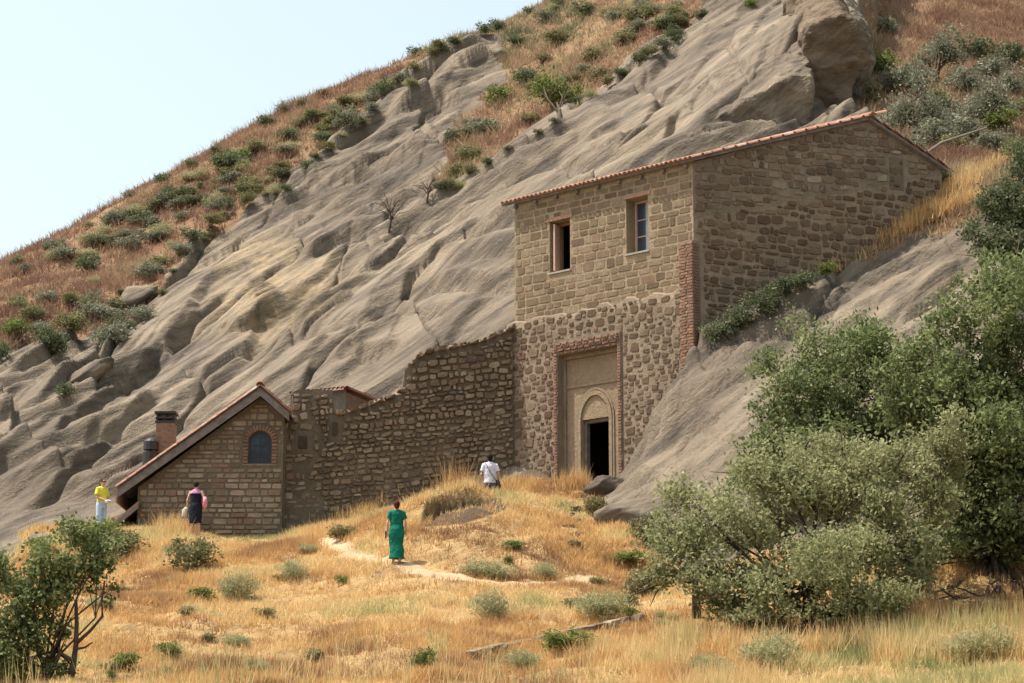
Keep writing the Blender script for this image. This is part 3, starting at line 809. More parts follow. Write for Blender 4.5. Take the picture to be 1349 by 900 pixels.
print('low stones', pack(low_o, M_dark, ins_lo, -.25, fw.L, 0, zl, [(.42, .32, 260), (.32, .23, 3500), (.23, .15, 7000), (.15, .09, 6000)], (.5, .9), .012, RB + SQ[:6], .018, PO, 11, 300, 0, .10))
# brick surround and cornice
bm = M_brick_dull
frm = MB(); frm.box(bx0, px0 + .002, -PO - .035, -PO + .02, -.9, bz1); frm.box(px1 - .002, bx1, -PO - .035, -PO + .02, -.9, bz1); frm.box(px0 + .003, px1 - .003, -PO - .033, -PO + .02, pz1, bz1)
sur = fw.part('portal_surround', frm, M_mort_dim, GH)
def brick_row(par, m, x0, x1, z, h, y, w, seed, d=.03):
    r = random.Random(seed); x = x0
    while x < x1 - .03:
        ww = min(w * r.uniform(.85, 1.15), x1 - x)
        me = with_mat(SQ[r.randrange(len(SQ))], m)
        obj('brick', me, None, par, (x + ww / 2, y, z + h / 2), (0, r.uniform(-.02, .02), 0), (ww - .014, d * r.uniform(.7, 1.2), h - .012)); x += ww
k = 0; z = -.2
while z < bz1 - .05:
    brick_row(sur, bm, bx0 + .005, px0 - .005, z, .095, -PO - .035, .16, 500 + k); brick_row(sur, bm, px1 + .005, bx1 - .005, z, .095, -PO - .035, .16, 900 + k); k += 1; z += .095
z = pz1 + .01
for k in range(4):
    brick_row(sur, M_brick if k % 2 else bm, px0 + .02 - .03 * k, px1 - .02 + .03 * k, z, .095, -PO - .035 - .02 * k, .27, 1300 + k, .04); z += .097
# recess: plaster panel with arched door case
RD = .16
dx0 = fw.at(767, 590, -RD)[0]; dx1 = fw.at(803, 590, -RD)[0]; dz1 = fw.at(785, 551, -RD)[1]; dz0 = pz0
pan = grid_wall(px0 - .1, px1 + .1, -1.0, pz1 + .2, [(dx0, dx1, -1.0, dz1)], RD, .45)
pan_o = fw.part('portal_panel', pan, M_plaster, GH)
st = MB(); st.box(px0, px1, RD - .09, RD - .002, pz1 - .12, pz1 - .002); st.box(px0, px0 + .1, RD - .07, RD - .002, -1, pz1 - .12); st.box(px1 - .16, px1, RD - .07, RD - .002, -1, pz1 - .12)
fw.part('portal_inner_frame', st, M_plaster2, GH)
hz = fw.at(785, 507, -RD)[1]; ban = MB(); ban.box(px0 + .1, px1 - .16, RD - .035, RD - .002, hz, hz + .07); fw.part('portal_band', ban, M_plaster, GH)
cxm = (dx0 + dx1) / 2; ra = (dx1 - dx0) / 2 + .02
def arch_band(r0, r1, cx, cz, zlow, y0, y1, n=18, pointy=.25):
    mb = MB()
    def pt(r, t):
        x = cx - r * math.cos(t); z = cz + r * math.sin(t) * (1 + pointy * math.sin(t)); return x, z
    for i in range(n):
        t0 = math.pi * i / n; t1 = math.pi * (i + 1) / n
        a, c, d, e = pt(r0, t0), pt(r1, t0), pt(r1, t1), pt(r0, t1)
        mb.prism([a, e, d, c], y0, y1)
    mb.box(cx - r1, cx - r0, y0, y1, zlow, cz); mb.box(cx + r0, cx + r1, y0, y1, zlow, cz)
    return mb
fw.part('door_arch', arch_band(ra, ra + .12, cxm, dz1 + .02, -.6, RD - .055, RD - .003), M_plaster, GH)
fw.part('door_arch', arch_band(ra + .14, ra + .2, cxm, dz1 + .02, -.6, RD - .035, RD - .003), M_plaster2, GH)
jam = MB(); jam.box(dx0 + .003, dx0 + .09, RD + .12, .44, -1, dz1 - .003); jam.box(dx1 - .09, dx1 - .003, RD + .12, .44, -1, dz1 - .003); jam.box(dx0 + .09, dx1 - .09, RD + .12, .44, dz1 - .1, dz1 - .003)
dr = fw.part('door_frame', jam, M_wood_grey, GH)
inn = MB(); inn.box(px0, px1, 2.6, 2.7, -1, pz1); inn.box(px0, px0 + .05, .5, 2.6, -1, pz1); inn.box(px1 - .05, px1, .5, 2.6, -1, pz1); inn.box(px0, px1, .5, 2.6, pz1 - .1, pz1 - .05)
fw.part('passage', inn, M_painted_shade, GH)
nich = MB(); nz = fw.at(744, 485, -RD); nich.box(nz[0] - .02, nz[0] + .05, RD - .012, RD - .004, nz[1] - .22, nz[1] + .2); fw.part('slot_shade', nich, M_painted_shade, GH)  # thin near-black plate on the panel, shade painted as colour

# gable wall on the right
gd = np.array([0.955, 0.297]); gd /= np.hypot(*gd)
gw = Wall(FC, FC[:2] + gd, ZB)
gR = gw.at(1240, 222); gT = gw.at(1143, 156)
gL = gR[0]
gz = lambda x: H + (gT[1] - H) * x / gT[0] if x < gT[0] else gT[1] + (gR[1] - gT[1]) * (x - gT[0]) / (gR[0] - gT[0])
gm = MB(); gm.prism([(.0, -.5), (gL, -.5), (gL, gR[1] - .04), (gT[0], gT[1] - .04), (.0, H - .04)], 0, .6)
g_o = gw.part('gable_wall', gm, M_mort, GH)
n1_ = gw.at(1181, 228)
split = lambda x: gw.at(930, 290)[1] + (gw.at(1160, 245)[1] - gw.at(930, 290)[1]) * (x - 0) / (gw.at(1160, 245)[0])
qz1g = fw.at(915, 318)[1]
niche = (n1_[0] - .30, n1_[0] + .28, n1_[1] - .6, n1_[1] + .55)
def ins_g(x, z):
    if niche[0] < x < niche[1] and niche[2] < z < niche[3]: return False
    wz = gw.w(x, z); 
    return (.28 if z < qz1g else .03) < x < gL - .05 and z < gz(x) - .06 and wz[2] > float(tz(wz[0], wz[1] - .1)) - .4
jag = lambda x: split(x) + .16 * float(fbm(np.array([x * 1.6]), np.array([.5]), 3, 9)[0])
ins_g1 = lambda x, z: ins_g(x, z) and z < jag(x) + .04
ins_g2 = lambda x, z: ins_g(x, z) and z > jag(x) + .05
fill(g_o, M_dark, ins_g1, .25, gL, 3, H, .235, .33, .024, RB, .035, -.03, hv=.5, wv=.6, seed=21, limit=300, jz=.2, rot=.13, hs=.8)
_xs = np.arange(0, gL - .02, .16); _low = [(float(x_), split(x_) + .02 + .16 * float(fbm(np.array([x_ * 1.6]), np.array([.5]), 3, 9)[0])) for x_ in _xs]
g2 = MB(); g2.prism(_low + [(gL - .02, split(gL) + .02), (gL - .02, gz(gL) - .08), (gT[0], gT[1] - .08), (.0, gz(.0) - .08)], -.008, .02)
g2o = gw.part('gable_patch', g2, M_mort_dim, GH)
fill(g2o, M_gable_up, ins_g2, .02, gL, 3, gT[1], .24, .36, .012, RB + SQ[:5], .028, 0, out=.012, hv=.45, wv=.6, seed=22, limit=300, jz=.15, rot=.10, hs=.85)
ni = MB(); ni.box(niche[0] + .05, niche[1] - .05, -.02, .01, niche[2] + .05, niche[3] - .05); nio = gw.part('blocked_opening', ni, M_mort_dark, GH)
fill(nio, M_dark, lambda x, z: niche[0] + .05 < x < niche[1] - .05 and niche[2] + .05 < z < niche[3] - .05, niche[0], niche[1], niche[2], niche[3], .24, .3, .05, RB, .03, out=.02, seed=5, skip=.15)

# brick quoin at the corner
qz0 = fw.at(915, 470)[1]; qz1 = fw.at(915, 318)[1]
qm = MB(); qm.box(fw.L - .42, fw.L + .10, -PO - .06, .25, qz0 - 1.2, qz1)
qu = fw.part('corner_pier', qm, M_mort_dim, GH)
z = qz0 - 1.1; k = 0
while z < qz1 - .09:
    brick_row(qu, M_brick, fw.L - .44 + (.05 if k % 2 else 0), fw.L + .11, z, .092, -PO - .06, .27, 2000 + k, .022); z += .093; k += 1
    obj('brick', with_mat(SQ[k % 14], M_brick), None, qu, (fw.L + .10, -PO - .06 + .15, z - .046), (0, 0, math.pi / 2), (.28, .02, .08))

# roof: eave over the front wall, ridge parallel to it, verge along the gable
E0 = np.array(fw.w(-.45, H + .02, .16)); E1 = np.array(fw.w(fw.L + .1, H + .02, .35)); RT = np.array(gw.w(gT[0], gT[1] + .02, .15)); RR = np.array(gw.w(gL + .15, gR[1] - .02, .15))
E1 = np.array(gw.w(0, H + .02, .15)) + np.array([*(fw.n * .12), 0])
EL = E0 - E1; RT2 = RT + EL * 1.0; RR2 = RR + EL
org = np.array(GH.location)
def roof_slab(a, b_, c, d, t=.09):
    n = np.cross(b_ - a, d - a); n /= np.linalg.norm(n); n = n if n[2] > 0 else -n
    top = [q - org for q in (a, b_, c, d)]; bot = [q - n * t for q in top]
    return top + bot, [[0, 1, 2, 3], [7, 6, 5, 4], [0, 4, 5, 1], [1, 5, 6, 2], [2, 6, 7, 3], [3, 7, 4, 0]], n
mb = MB(); v, f, nF = roof_slab(E0, E1, RT, RT2); mb.add(v, f); v, f, nR = roof_slab(RT2, RT, RR, RR2); mb.add(v, f)
rf = mb.build('roof', M_wood_grey, GH)
def lay_tile(parent, p, xdir, up_dir, nrm, sc=1.0):
    x = Vector(xdir).normalized(); y = Vector(up_dir).normalized(); zz = x.cross(y).normalized()
    if zz.z < 0: x = -x; zz = -zz
    m = Matrix((x, y, zz)).transposed().to_4x4()
    q = Vector(p) - Vector(org); o = obj('roof_tile', TILE, None, parent); o.matrix_local = Matrix.Translation(q) @ m @ Matrix.Diagonal((sc, sc, sc, 1)); return o
ex = EL / np.linalg.norm(EL); upF = (RT - E1) / np.linalg.norm(RT - E1); nE = int(np.linalg.norm(EL) / .185)
rt = random.Random(9)
for i in range(nE + 1):
    for row in range(2):
        p = E1 + ex * (i * .185 + rt.uniform(-.012, .012)) + upF * (.16 + row * .44) + nF * .012
        lay_tile(rf, p, ex, upF + ex * rt.uniform(-.03, .03), nF)
for j in range(int(np.linalg.norm(RT - E1) / .42)):
    for q in range(2): lay_tile(rf, E1 + upF * (.95 + j * .42) + ex * (.03 + q * .19 + rt.uniform(-.015, .015)) + nF * .012, ex, upF, nF)
upR = (RT - RR) / np.linalg.norm(RT - RR)
for j in range(int(np.linalg.norm(RT - RR) / .42)):
    for q in range(2): lay_tile(rf, RR + upR * (.2 + j * .42) + ex * (.03 + q * .19 + rt.uniform(-.015, .015)) + nR * .012, ex, upR, nR)
for j in range(int(np.linalg.norm(EL) / .45)):
    p = RT + ex * (.2 + .45 * j); lay_tile(rf, p + np.array([0, 0, .03]), np.cross(ex, (0, 0, 1)), ex, None, 1.3)
# the rest of the tiling, out of sight from below
sheet = MB()
for i in range(2, nE + 1):
    for (a, u_, n_, L_) in ((E1 + upF * 1.0, upF, nF, np.linalg.norm(RT - E1) - 1.0), (RR, upR, nR, np.linalg.norm(RT - RR))):
        q0 = a + ex * i * .185 - org + n_ * .015; q1 = q0 + u_ * L_; h = n_ * .075; s_ = ex * .085
        sheet.add([q0 - s_, q0 + h, q0 + s_, q1 - s_, q1 + h, q1 + s_], [[0, 1, 4, 3], [1, 2, 5, 4]])
tag(sheet.build('tile_courses', M_tile, rf), kind='stuff')
# rafter ends under the eave
for i in range(9):
    mb = MB(); mb.box(-.04, .04, -.32, .1, -.09, 0); x = .1 + i * (fw.L - .3) / 8
    fw.part('rafter', MB().box(x - .045, x + .045, -.12, .0, H - .2, H - .1), M_wood_grey, GH)

# ================================================================== CURTAIN WALL
CW0 = P(372, 600, 71.2); CW1 = np.array(fw.w(.1, 0, PO - .02))
cw = Wall(CW0, CW1, 7.2)
cwl = empty('stone_wall', (CW0[0], CW0[1], 7.2), 'long rubble stone wall with stepped top running down from the gatehouse to the house', 'wall')
prof = [(372,548),(384,546),(386,516),(410,513),(438,512),(440,545),(452,545),(470,540),(492,531),(515,524),(529,520),(533,490),(540,481),(552,470),(565,464),(590,459),(612,455),(640,448),(655,441),(672,434),(690,428),(700,426)]
pp = [cw.at(u, v) for u, v in prof]; pp[-1] = (cw.L, pp[-1][1])
px = np.array([p[0] for p in pp]); pz = np.array([p[1] for p in pp])
topf = lambda x: float(np.interp(x, px, pz))
xs = np.unique(np.concatenate([px, np.arange(0, cw.L, .16)])); xs = xs[(xs >= px[0]) & (xs <= cw.L)]
wm_ = MB(); rj = random.Random(4)
tp = [topf(x) + rj.uniform(-.05, .05) for x in xs]
zr = np.linspace(0, 1, 14)
V = []; Fc = []
for i, x in enumerate(xs):
    for q in zr: V.append((x, -.10 * (1 - q) + .05 * float(fbm(np.array([x * 1.3]), np.array([q * 6]), 3, 7)[0]), tp[i] * q))
    V.append((x, .75, tp[i] - .04)); V.append((x, .8, 0))
R_ = len(zr) + 2
for i in range(len(xs) - 1):
    for q in range(R_ - 1): Fc.append([i * R_ + q, (i + 1) * R_ + q, (i + 1) * R_ + q + 1, i * R_ + q + 1])
Fc.append(list(range(R_ - 1, -1, -1))); Fc.append([(len(xs) - 1) * R_ + q for q in range(R_)])
wm_.add(V, Fc)
cwo = cw.part('wall', wm_, M_mort_dark, cwl)
sq1 = cw.at(399, 583); sq2 = cw.at(441, 566)
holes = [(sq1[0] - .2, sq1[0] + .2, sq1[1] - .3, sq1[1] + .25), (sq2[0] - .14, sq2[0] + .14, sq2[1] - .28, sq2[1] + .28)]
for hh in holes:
    mb = MB(); mb.box(hh[0] + .07, hh[1] - .07, -.085, .0, hh[2] + .1, hh[3] - .06); cw.part('recess', mb, M_recess, cwl)  # wall is not cut; dark block painted as the niche's shade
plx = cw.at(440, 600)[0]; pld = cw.at(500, 545)
def ins_c(x, z, m=.05):
    if not (.03 < x < cw.L - .03 and .9 < z < topf(x) - m): return False
    return not any(h[0] - .05 < x < h[1] + .05 and h[2] - .05 < z < h[3] + .05 for h in holes)
ins_c1 = lambda x, z: ins_c(x, z) and x > plx - .6 + .25 * math.sin(z * 3) and z < topf(x) - .15
ins_c2 = lambda x, z: ins_c(x, z) and x <= plx - .6 + .25 * math.sin(z * 3)
nn = fill(cwo, M_brown, ins_c1, 0, cw.L, .9, max(pz), .185, .27, .016, RB, .055, .13, out=.05, hv=.4, wv=.55, seed=31, limit=300, jz=.22, rot=.22, hs=.8)
fill(cwo, M_house, ins_c2, 0, cw.L, .9, max(pz), .23, .32, .03, RB, .035, .05, out=.05, hv=.4, seed=32, limit=200, jz=.2, rot=.2, skip=.06, hs=.8)
print('curtain stones', nn)
# coping stones along the ragged top
x = plx
while x < cw.L - .2:
    w_ = rj.uniform(.22, .42)
    obj('coping_stone', with_mat(rj.choice(RB), M_brown), None, cwo, (x + w_ / 2, .12, topf(x + w_ / 2) + .02), (0, -math.atan2(topf(x + w_) - topf(x), w_) if abs(topf(x + w_) - topf(x)) < .3 else 0, 0), (w_ * .98, .32, .17)); x += w_

# ================================================================== SHED BEHIND THE WALL
SHA = P(383, 517, 73.2); SHB = P(456, 511, 73.2)
sw = Wall((SHA[0], SHA[1]), (SHB[0], SHB[1]), 9.0)
SH = empty('shed', (SHA[0], SHA[1], 9.0), 'small tile-roofed shed peeping over the rubble wall beside the house', 'shed')
org = np.array(SH.location)
a0 = sw.at(383, 520)[1]; a1 = sw.at(456, 513)[1]
mb = MB(); mb.prism([(0, 0), (sw.L, 0), (sw.L, a1), (0, a0)], 0, .4); sw.part('wall', mb, M_plaster2, SH)
sd = np.array([.86, .5]); sd /= np.hypot(*sd)
sw2 = Wall((SHB[0], SHB[1]), np.array(SHB[:2]) + sd, 9.0)
e_ = sw2.at(492, 530); mb = MB(); mb.prism([(.01, 0), (e_[0] - .1, 0), (e_[0] - .1, e_[1] - .02), (.01, a1 - .1)], 0, .3)
sw2.part('end_wall', mb, M_brick, SH)
for i in range(14):
    x = .05 + i * (sw.L) / 13; p = np.array(sw.w(x, a0 + (a1 - a0) * x / sw.L + .03, .05)); lay_tile(SH, p, (1, 0, 0), (0, 1, .15), None, .85)
p0 = np.array(sw2.w(0, a1 + .03, .12)); p1 = np.array(sw2.w(e_[0] + .1, e_[1] + .03, .12))
mb = MB(); up_ = np.array([-.5, .86, .0]) * 1.6
mb.add([q - org for q in (p0, p1, p1 + up_, p0 + up_)] + [q - org + np.array([0, 0, .07]) for q in (p0, p1, p1 + up_, p0 + up_)], [[3, 2, 1, 0], [4, 5, 6, 7], [0, 1, 5, 4], [1, 2, 6, 5], [2, 3, 7, 6], [3, 0, 4, 7]])
mb.build('roof', M_tile, SH)

# ================================================================== HOUSE
HY = 70.2
ha = P(182, 640, HY); hb = P(374, 560, HY)
hw = Wall((ha[0], HY), (hb[0], HY), 7.6)
HO = empty('house', (ha[0], HY, 7.6), 'low stone house with steep gable, arched window and grey bargeboards', 'house')
org = np.array(HO.location)
rp = hw.at(343, 524); lp = hw.at(182, 642); rp2 = hw.at(374, 548)
wn_ = hw.at(342.5, 590); ww_ = .36; wz0 = hw.at(342, 611)[1]; wzs = hw.at(342, 583)[1]
mb = MB()
body = [(0, 0), (hw.L, 0), (hw.L, rp2[1]), rp, (0, lp[1])]
hole = [(wn_[0] - ww_, wz0)] + [(wn_[0] + ww_, wz0)] + [(wn_[0] + ww_ * math.cos(t), wzs + ww_ * math.sin(t)) for t in np.linspace(0, math.pi, 13)]
# wall with an arched opening: two halves around it
cx = wn_[0]
lefth = [(0, 0), (cx, 0), (cx, wz0), (cx - ww_, wz0)] + [(cx - ww_ * math.cos(t), wzs + ww_ * math.sin(t)) for t in np.linspace(0, math.pi / 2, 8)] + [(cx, lp[1] + (rp[1] - lp[1]) * cx / rp[0]), (0, lp[1])]
zc = lp[1] + (rp[1] - lp[1]) * cx / rp[0] if cx < rp[0] else rp[1] + (rp2[1] - rp[1]) * (cx - rp[0]) / (hw.L - rp[0])
lefth[-2] = (cx, zc); 
if cx > rp[0]: lefth.insert(-1, rp)
righth = [(cx, 0), (hw.L, 0), (hw.L, rp2[1])] + ([rp] if cx < rp[0] else []) + [(cx, zc)] + [(cx + ww_ * math.cos(t), wzs + ww_ * math.sin(t)) for t in np.linspace(math.pi / 2, 0, 8)] + [(cx + ww_, wz0), (cx, wz0)]
mb.prism(lefth, 0, .35); mb.prism(righth, 0, .35)
gwall = hw.part('gable_wall', mb, M_mort_dark, HO)
top_h = lambda x: lp[1] + (rp[1] - lp[1]) * x / rp[0] if x < rp[0] else rp[1] + (rp2[1] - rp[1]) * (x - rp[0]) / (hw.L - rp[0])
def ins_h(x, z):
    if not (.02 < x < hw.L - .01 and .3 < z < top_h(x) - .05): return False
    dx = x - cx
    if abs(dx) < ww_ + .2 and wz0 - .06 < z < wzs: return False
    if z >= wzs and math.hypot(dx, z - wzs) < ww_ + .2: return False
    return True
nh = fill(gwall, M_house, ins_h, 0, hw.L, .3, rp[1], .17, .36, .022, SQ, .025, .0, hv=.35, seed=41, limit=300, rot=.02, hs=.8, wv=.6)
print('house stones', nh)
ab = MB(); ab.box(cx - ww_ - .18, cx + ww_ + .18, -.02, .1, wz0 - .06, wz0 - .002)
aw = hw.part('window_surround', ab, M_mort_dim, HO)
for i in range(15):
    t = math.pi * (i + .5) / 15; rr = ww_ + .1
    obj('brick', with_mat(SQ[i % 14], M_brick_dull), None, aw, (cx - rr * math.cos(t), -.02, wzs + rr * math.sin(t)), (0, -(math.pi / 2 - t), 0), (.085, .03, .2))
for i in range(6):
    for s_ in (-1, 1): obj('brick', with_mat(SQ[(i * 2 + s_) % 14], M_brick_dull), None, aw, (cx + s_ * (ww_ + .095), -.02, wz0 + .06 + i * .105), (0, 0, 0), (.17, .025, .095))
fr = MB(); fr.box(cx - ww_ + .001, cx - ww_ + .05, .03, .1, wz0, wzs); fr.box(cx + ww_ - .05, cx + ww_ - .001, .03, .1, wz0, wzs); fr.box(cx - ww_ + .05, cx + ww_ - .05, .03, .1, wz0 + .001, wz0 + .05)
for i in range(12):
    t0, t1 = math.pi * i / 12, math.pi * (i + 1) / 12
    q = lambda r, t: (cx - r * math.cos(t), wzs + r * math.sin(t))
    fr.prism([q(ww_ - .05, t0), q(ww_ - .05, t1), q(ww_ - .001, t1), q(ww_ - .001, t0)], .03, .1)
win = hw.part('window', fr, M_black, HO); win['label'] = 'arched window with dark frame and four panes'
for (x0, x1, z0, z1) in ((cx - ww_ + .05, cx - .015, wz0 + .05, wzs - .1), (cx + .015, cx + ww_ - .05, wz0 + .05, wzs - .1)):
    MB().box(x0, x1, .06, .065, z0, z1).build('pane', M_glass2, win)
for s_ in (-1, 1):
    pl_ = [(cx + s_ * .015, wzs - .07)] + [(cx + s_ * (ww_ - .05), wzs - .07)] + [(cx + s_ * max((ww_ - .05) * math.cos(t), .015), wzs + (ww_ - .05) * math.sin(t)) for t in np.linspace(0, math.pi / 2, 7)]
    if s_ < 0: pl_ = pl_[::-1]
    MB().prism(pl_, .06, .065).build('pane', M_glass2, win)
MB().box(cx - .015, cx + .015, .045, .085, wz0 + .05, wzs + ww_ - .05).build('glazing_bar', M_black, win)
MB().box(cx - ww_ + .05, cx + ww_ - .05, .046, .084, wzs - .1, wzs - .07).build('glazing_bar', M_black, win)
MB().box(cx - ww_, cx + ww_, .16, .17, wz0, wzs + ww_).build('room_shade', M_painted_shade, win)  # flat sheet painted near-black for the unlit room behind the panes
side = MB(); side.box(.02, .35, .352, 6, .0, lp[1] - .15); side.box(hw.L - .35, hw.L - .02, .352, 6, 0, rp2[1] - .1); side.box(.35, hw.L - .35, 5.6, 6, 0, lp[1]); hw.part('side_wall', side, M_mort_dim, HO)
# roof planes, bargeboards, verge tiles
OUT = .42
er = hw.at(343, 508, OUT); el = hw.at(155, 641, OUT); er2 = hw.at(381, 541, OUT)
def quad_plate(mb, a, b_, y0, y1, t):
    mb.prism([(a[0], a[1] - t), (b_[0], b_[1] - t), (b_[0], b_[1]), (a[0], a[1])], y0, y1)
hr = MB(); quad_plate(hr, el, er, -OUT + .051, 6.2, .06); quad_plate(hr, er, er2, -OUT + .051, 6.2, .06); hroof = hw.part('roof', hr, M_wood_grey, HO)
bb = MB(); quad_plate(bb, (el[0], el[1] - .07), (er[0], er[1] - .07), -OUT, -OUT + .05, .27); q1 = hw.part('bargeboard', bb, M_wood_grey, HO)
bb = MB(); quad_plate(bb, (er[0], er[1] - .07), (er2[0], er2[1] - .07), -OUT, -OUT + .05, .25); hw.part('bargeboard', bb, M_wood_grey, HO)
fs = MB(); fs.box(el[0] - .05, el[0], -OUT, 6.2, el[1] - .5, el[1] - .05); hw.part('fascia_board', fs, M_wood_red, HO)
th0 = hw.th; rt = random.Random(3)
for (a, c, sgn) in ((el, er, 1), (er2, er, -1)):
    L_ = math.hypot(c[0] - a[0], c[1] - a[1]); dx, dz = (c[0] - a[0]) / L_, (c[1] - a[1]) / L_
    for j in range(int(L_ / .38)):
        for k in range(3):
            p = np.array(hw.w(a[0] + dx * (.2 + .38 * j), a[1] + dz * (.2 + .38 * j), OUT - .02 - .19 * k)); lay_tile(hroof, p, (0, 1, 0), (dx, rt.uniform(-.03, .03), dz), None, .95)
for j in range(12):
    p = np.array(hw.w(er[0], er[1] + .01, OUT - .2 - .42 * j)); lay_tile(hroof, p, (1, 0, 0), (0, 1, 0), None, 1.3)
sh_ = MB()
for k in range(3, 32):
    y = -OUT + .02 + .19 * k
    for a, c in ((el, er), (er2, er)):
        sh_.add([(a[0], y - .085, a[1] + .005), (a[0], y, a[1] + .08), (a[0], y + .085, a[1] + .005), (c[0], y - .085, c[1] + .005), (c[0], y, c[1] + .08), (c[0], y + .085, c[1] + .005)], [[0, 1, 4, 3], [1, 2, 5, 4]])
tag(hw.part('tile_courses', sh_, M_tile, HO), kind='stuff')
# lean-to beside the left wall: store under a short plank roof, shade painted near-black
l0 = hw.at(146, 690, .3); l1 = hw.at(183, 660, .3)
lt = MB(); quad_plate(lt, l0, (l1[0] - .01, l1[1]), -.3, 2.5, .07); hw.part('lean_to_roof', lt, M_wood_red, HO)
lt = MB(); quad_plate(lt, (l0[0], l0[1] - .075), (l1[0] - .01, l1[1] - .075), -.32, -.26, .15); hw.part('lean_to_board', lt, M_wood_grey, HO)
lt = MB(); lt.box(l0[0] + .05, -.01, 2.3, 2.5, 0, l0[1] - .1); lt.box(l0[0] + .05, l0[0] + .12, .2, 2.3, 0, l0[1] - .1); lt.box(l0[0] + .3, -.01, 1.0, 1.1, 0, lp[1] - .2); hw.part('lean_to_wall', lt, M_painted_shade, HO)
# chimneys
def on_roof(u, v, back): return hw.at(u, v, -back)
c0 = on_roof(205, 575, 1.6); c1 = on_roof(229, 575, 1.6); ct = on_roof(216, 557, 1.6)[1]; cb = on_roof(216, 600, 1.6)[1] - .3
cm = MB(); cm.box(c0[0], c1[0], 1.6, 2.15, cb, ct); ch = hw.part('brick_chimney', cm, M_mort_dim, HO)
z = cb; k = 0
while z < ct - .07:
    r = random.Random(k); brick_row(ch, M_brick, c0[0] - .004, c1[0] + .004, z, .075, 1.6, .2, 3000 + k, .012); z += .076; k += 1
cap = MB(); cz1 = on_roof(216, 542, 1.6)[1]; w_ = c1[0] - c0[0]
for fx in (0.06, .5, .94): cap.box(c0[0] + fx * w_ - .035, c0[0] + fx * w_ + .035, 1.65, 2.1, ct, cz1 - .07)
cap.box(c0[0] - .03, c1[0] + .03, 1.57, 2.18, ct + .001, ct + .07); cap.box(c0[0] - .02, c1[0] + .02, 1.58, 2.17, ct + .14, ct + .19); cap.box(c0[0] - .05, c1[0] + .05, 1.54, 2.21, cz1 - .07, cz1); hw.part('chimney_cap', cap, M_black, HO)
d0 = on_roof(186, 600, 1.2); d1 = on_roof(207, 600, 1.2); dt_ = on_roof(196, 594, 1.2)[1]; db = on_roof(196, 625, 1.2)[1] - .3; xm = (d0[0] + d1[0]) / 2; rr = (d1[0] - d0[0]) / 2
mk = MB(); mk.tube([(xm, 1.5, db), (xm, 1.5, dt_)], [rr, rr], 12); mk.tube([(xm, 1.5, dt_ + .07), (xm, 1.5, dt_ + .34), (xm, 1.5, dt_ + .42), (xm, 1.5, dt_ + .47)], [rr * .95, rr * .95, rr * .55, .02], 12); mk.tube([(xm, 1.5, dt_), (xm, 1.5, dt_ + .07)], [.05, .05], 8)
hw.part('flue_pipe', mk, M_black, HO)

# ================================================================== PATHS, KERB, BOULDERS
b = NB('path_dust'); co = b.coord('pos')
c = b.ramp(b.noise(co, 1.5, 5, .65), [(.3, (.29, .205, .12)), (.7, (.40, .30, .19))]); M_path = b.finish(c, .95, b.bump(b.noise(co, 8, 4), .5, .03), .1)
PATHS = []
def path_strip(name, pts, width, lift=.035):
    q = [hit(u, v, 50)[:2] for u, v in pts]
    for _ in range(2): q = [q[0]] + [a * w + c * (1 - w) for a, c in zip(q[:-1], q[1:]) for w in (.75, .25)] + [q[-1]]
    dense = []
    for a, c in zip(q[:-1], q[1:]):
        n = max(1, int(np.hypot(*(c - a)) / .15))
        dense += [a + (c - a) * i / n for i in range(n)]
    dense = np.array(dense + [q[-1]]); d = np.gradient(dense, axis=0); d /= np.linalg.norm(d, axis=1)[:, None] + 1e-9
    nn_ = np.stack([-d[:, 1], d[:, 0]], 1); K = 9; V = []
    wv = width * (1 + .35 * fbm(np.arange(len(dense)) * .15, np.zeros(len(dense)), 3, 3))
    for k in range(K):
        t = k / (K - 1) - .5; p = dense + nn_ * (t * wv)[:, None]
        z = tz(p[:, 0], p[:, 1]) + lift - abs(t) ** 2 * .16
        V.append(np.column_stack([p, z]))
    V = np.stack(V, 1).reshape(-1, 3); n = len(dense); ii = np.arange(n * K).reshape(n, K)
    Fq = np.stack([ii[:-1, :-1], ii[1:, :-1], ii[1:, 1:], ii[:-1, 1:]], -1).reshape(-1, 4)
    PATHS.append((dense, width)); return tag(obj(name, mesh_np(name, V, Fq, True), M_path), kind='structure')
path_strip('path', [(250,712),(330,711),(410,711),(450,728),(500,741),(540,750),(600,762),(660,770),(740,769),(800,763)], .6, .03)
def near_path(x, y):
    r = np.zeros(x.shape, bool)
    for d, w in PATHS: r |= (polydist(x, y, d[::3])[0] < w * .33)
    return r

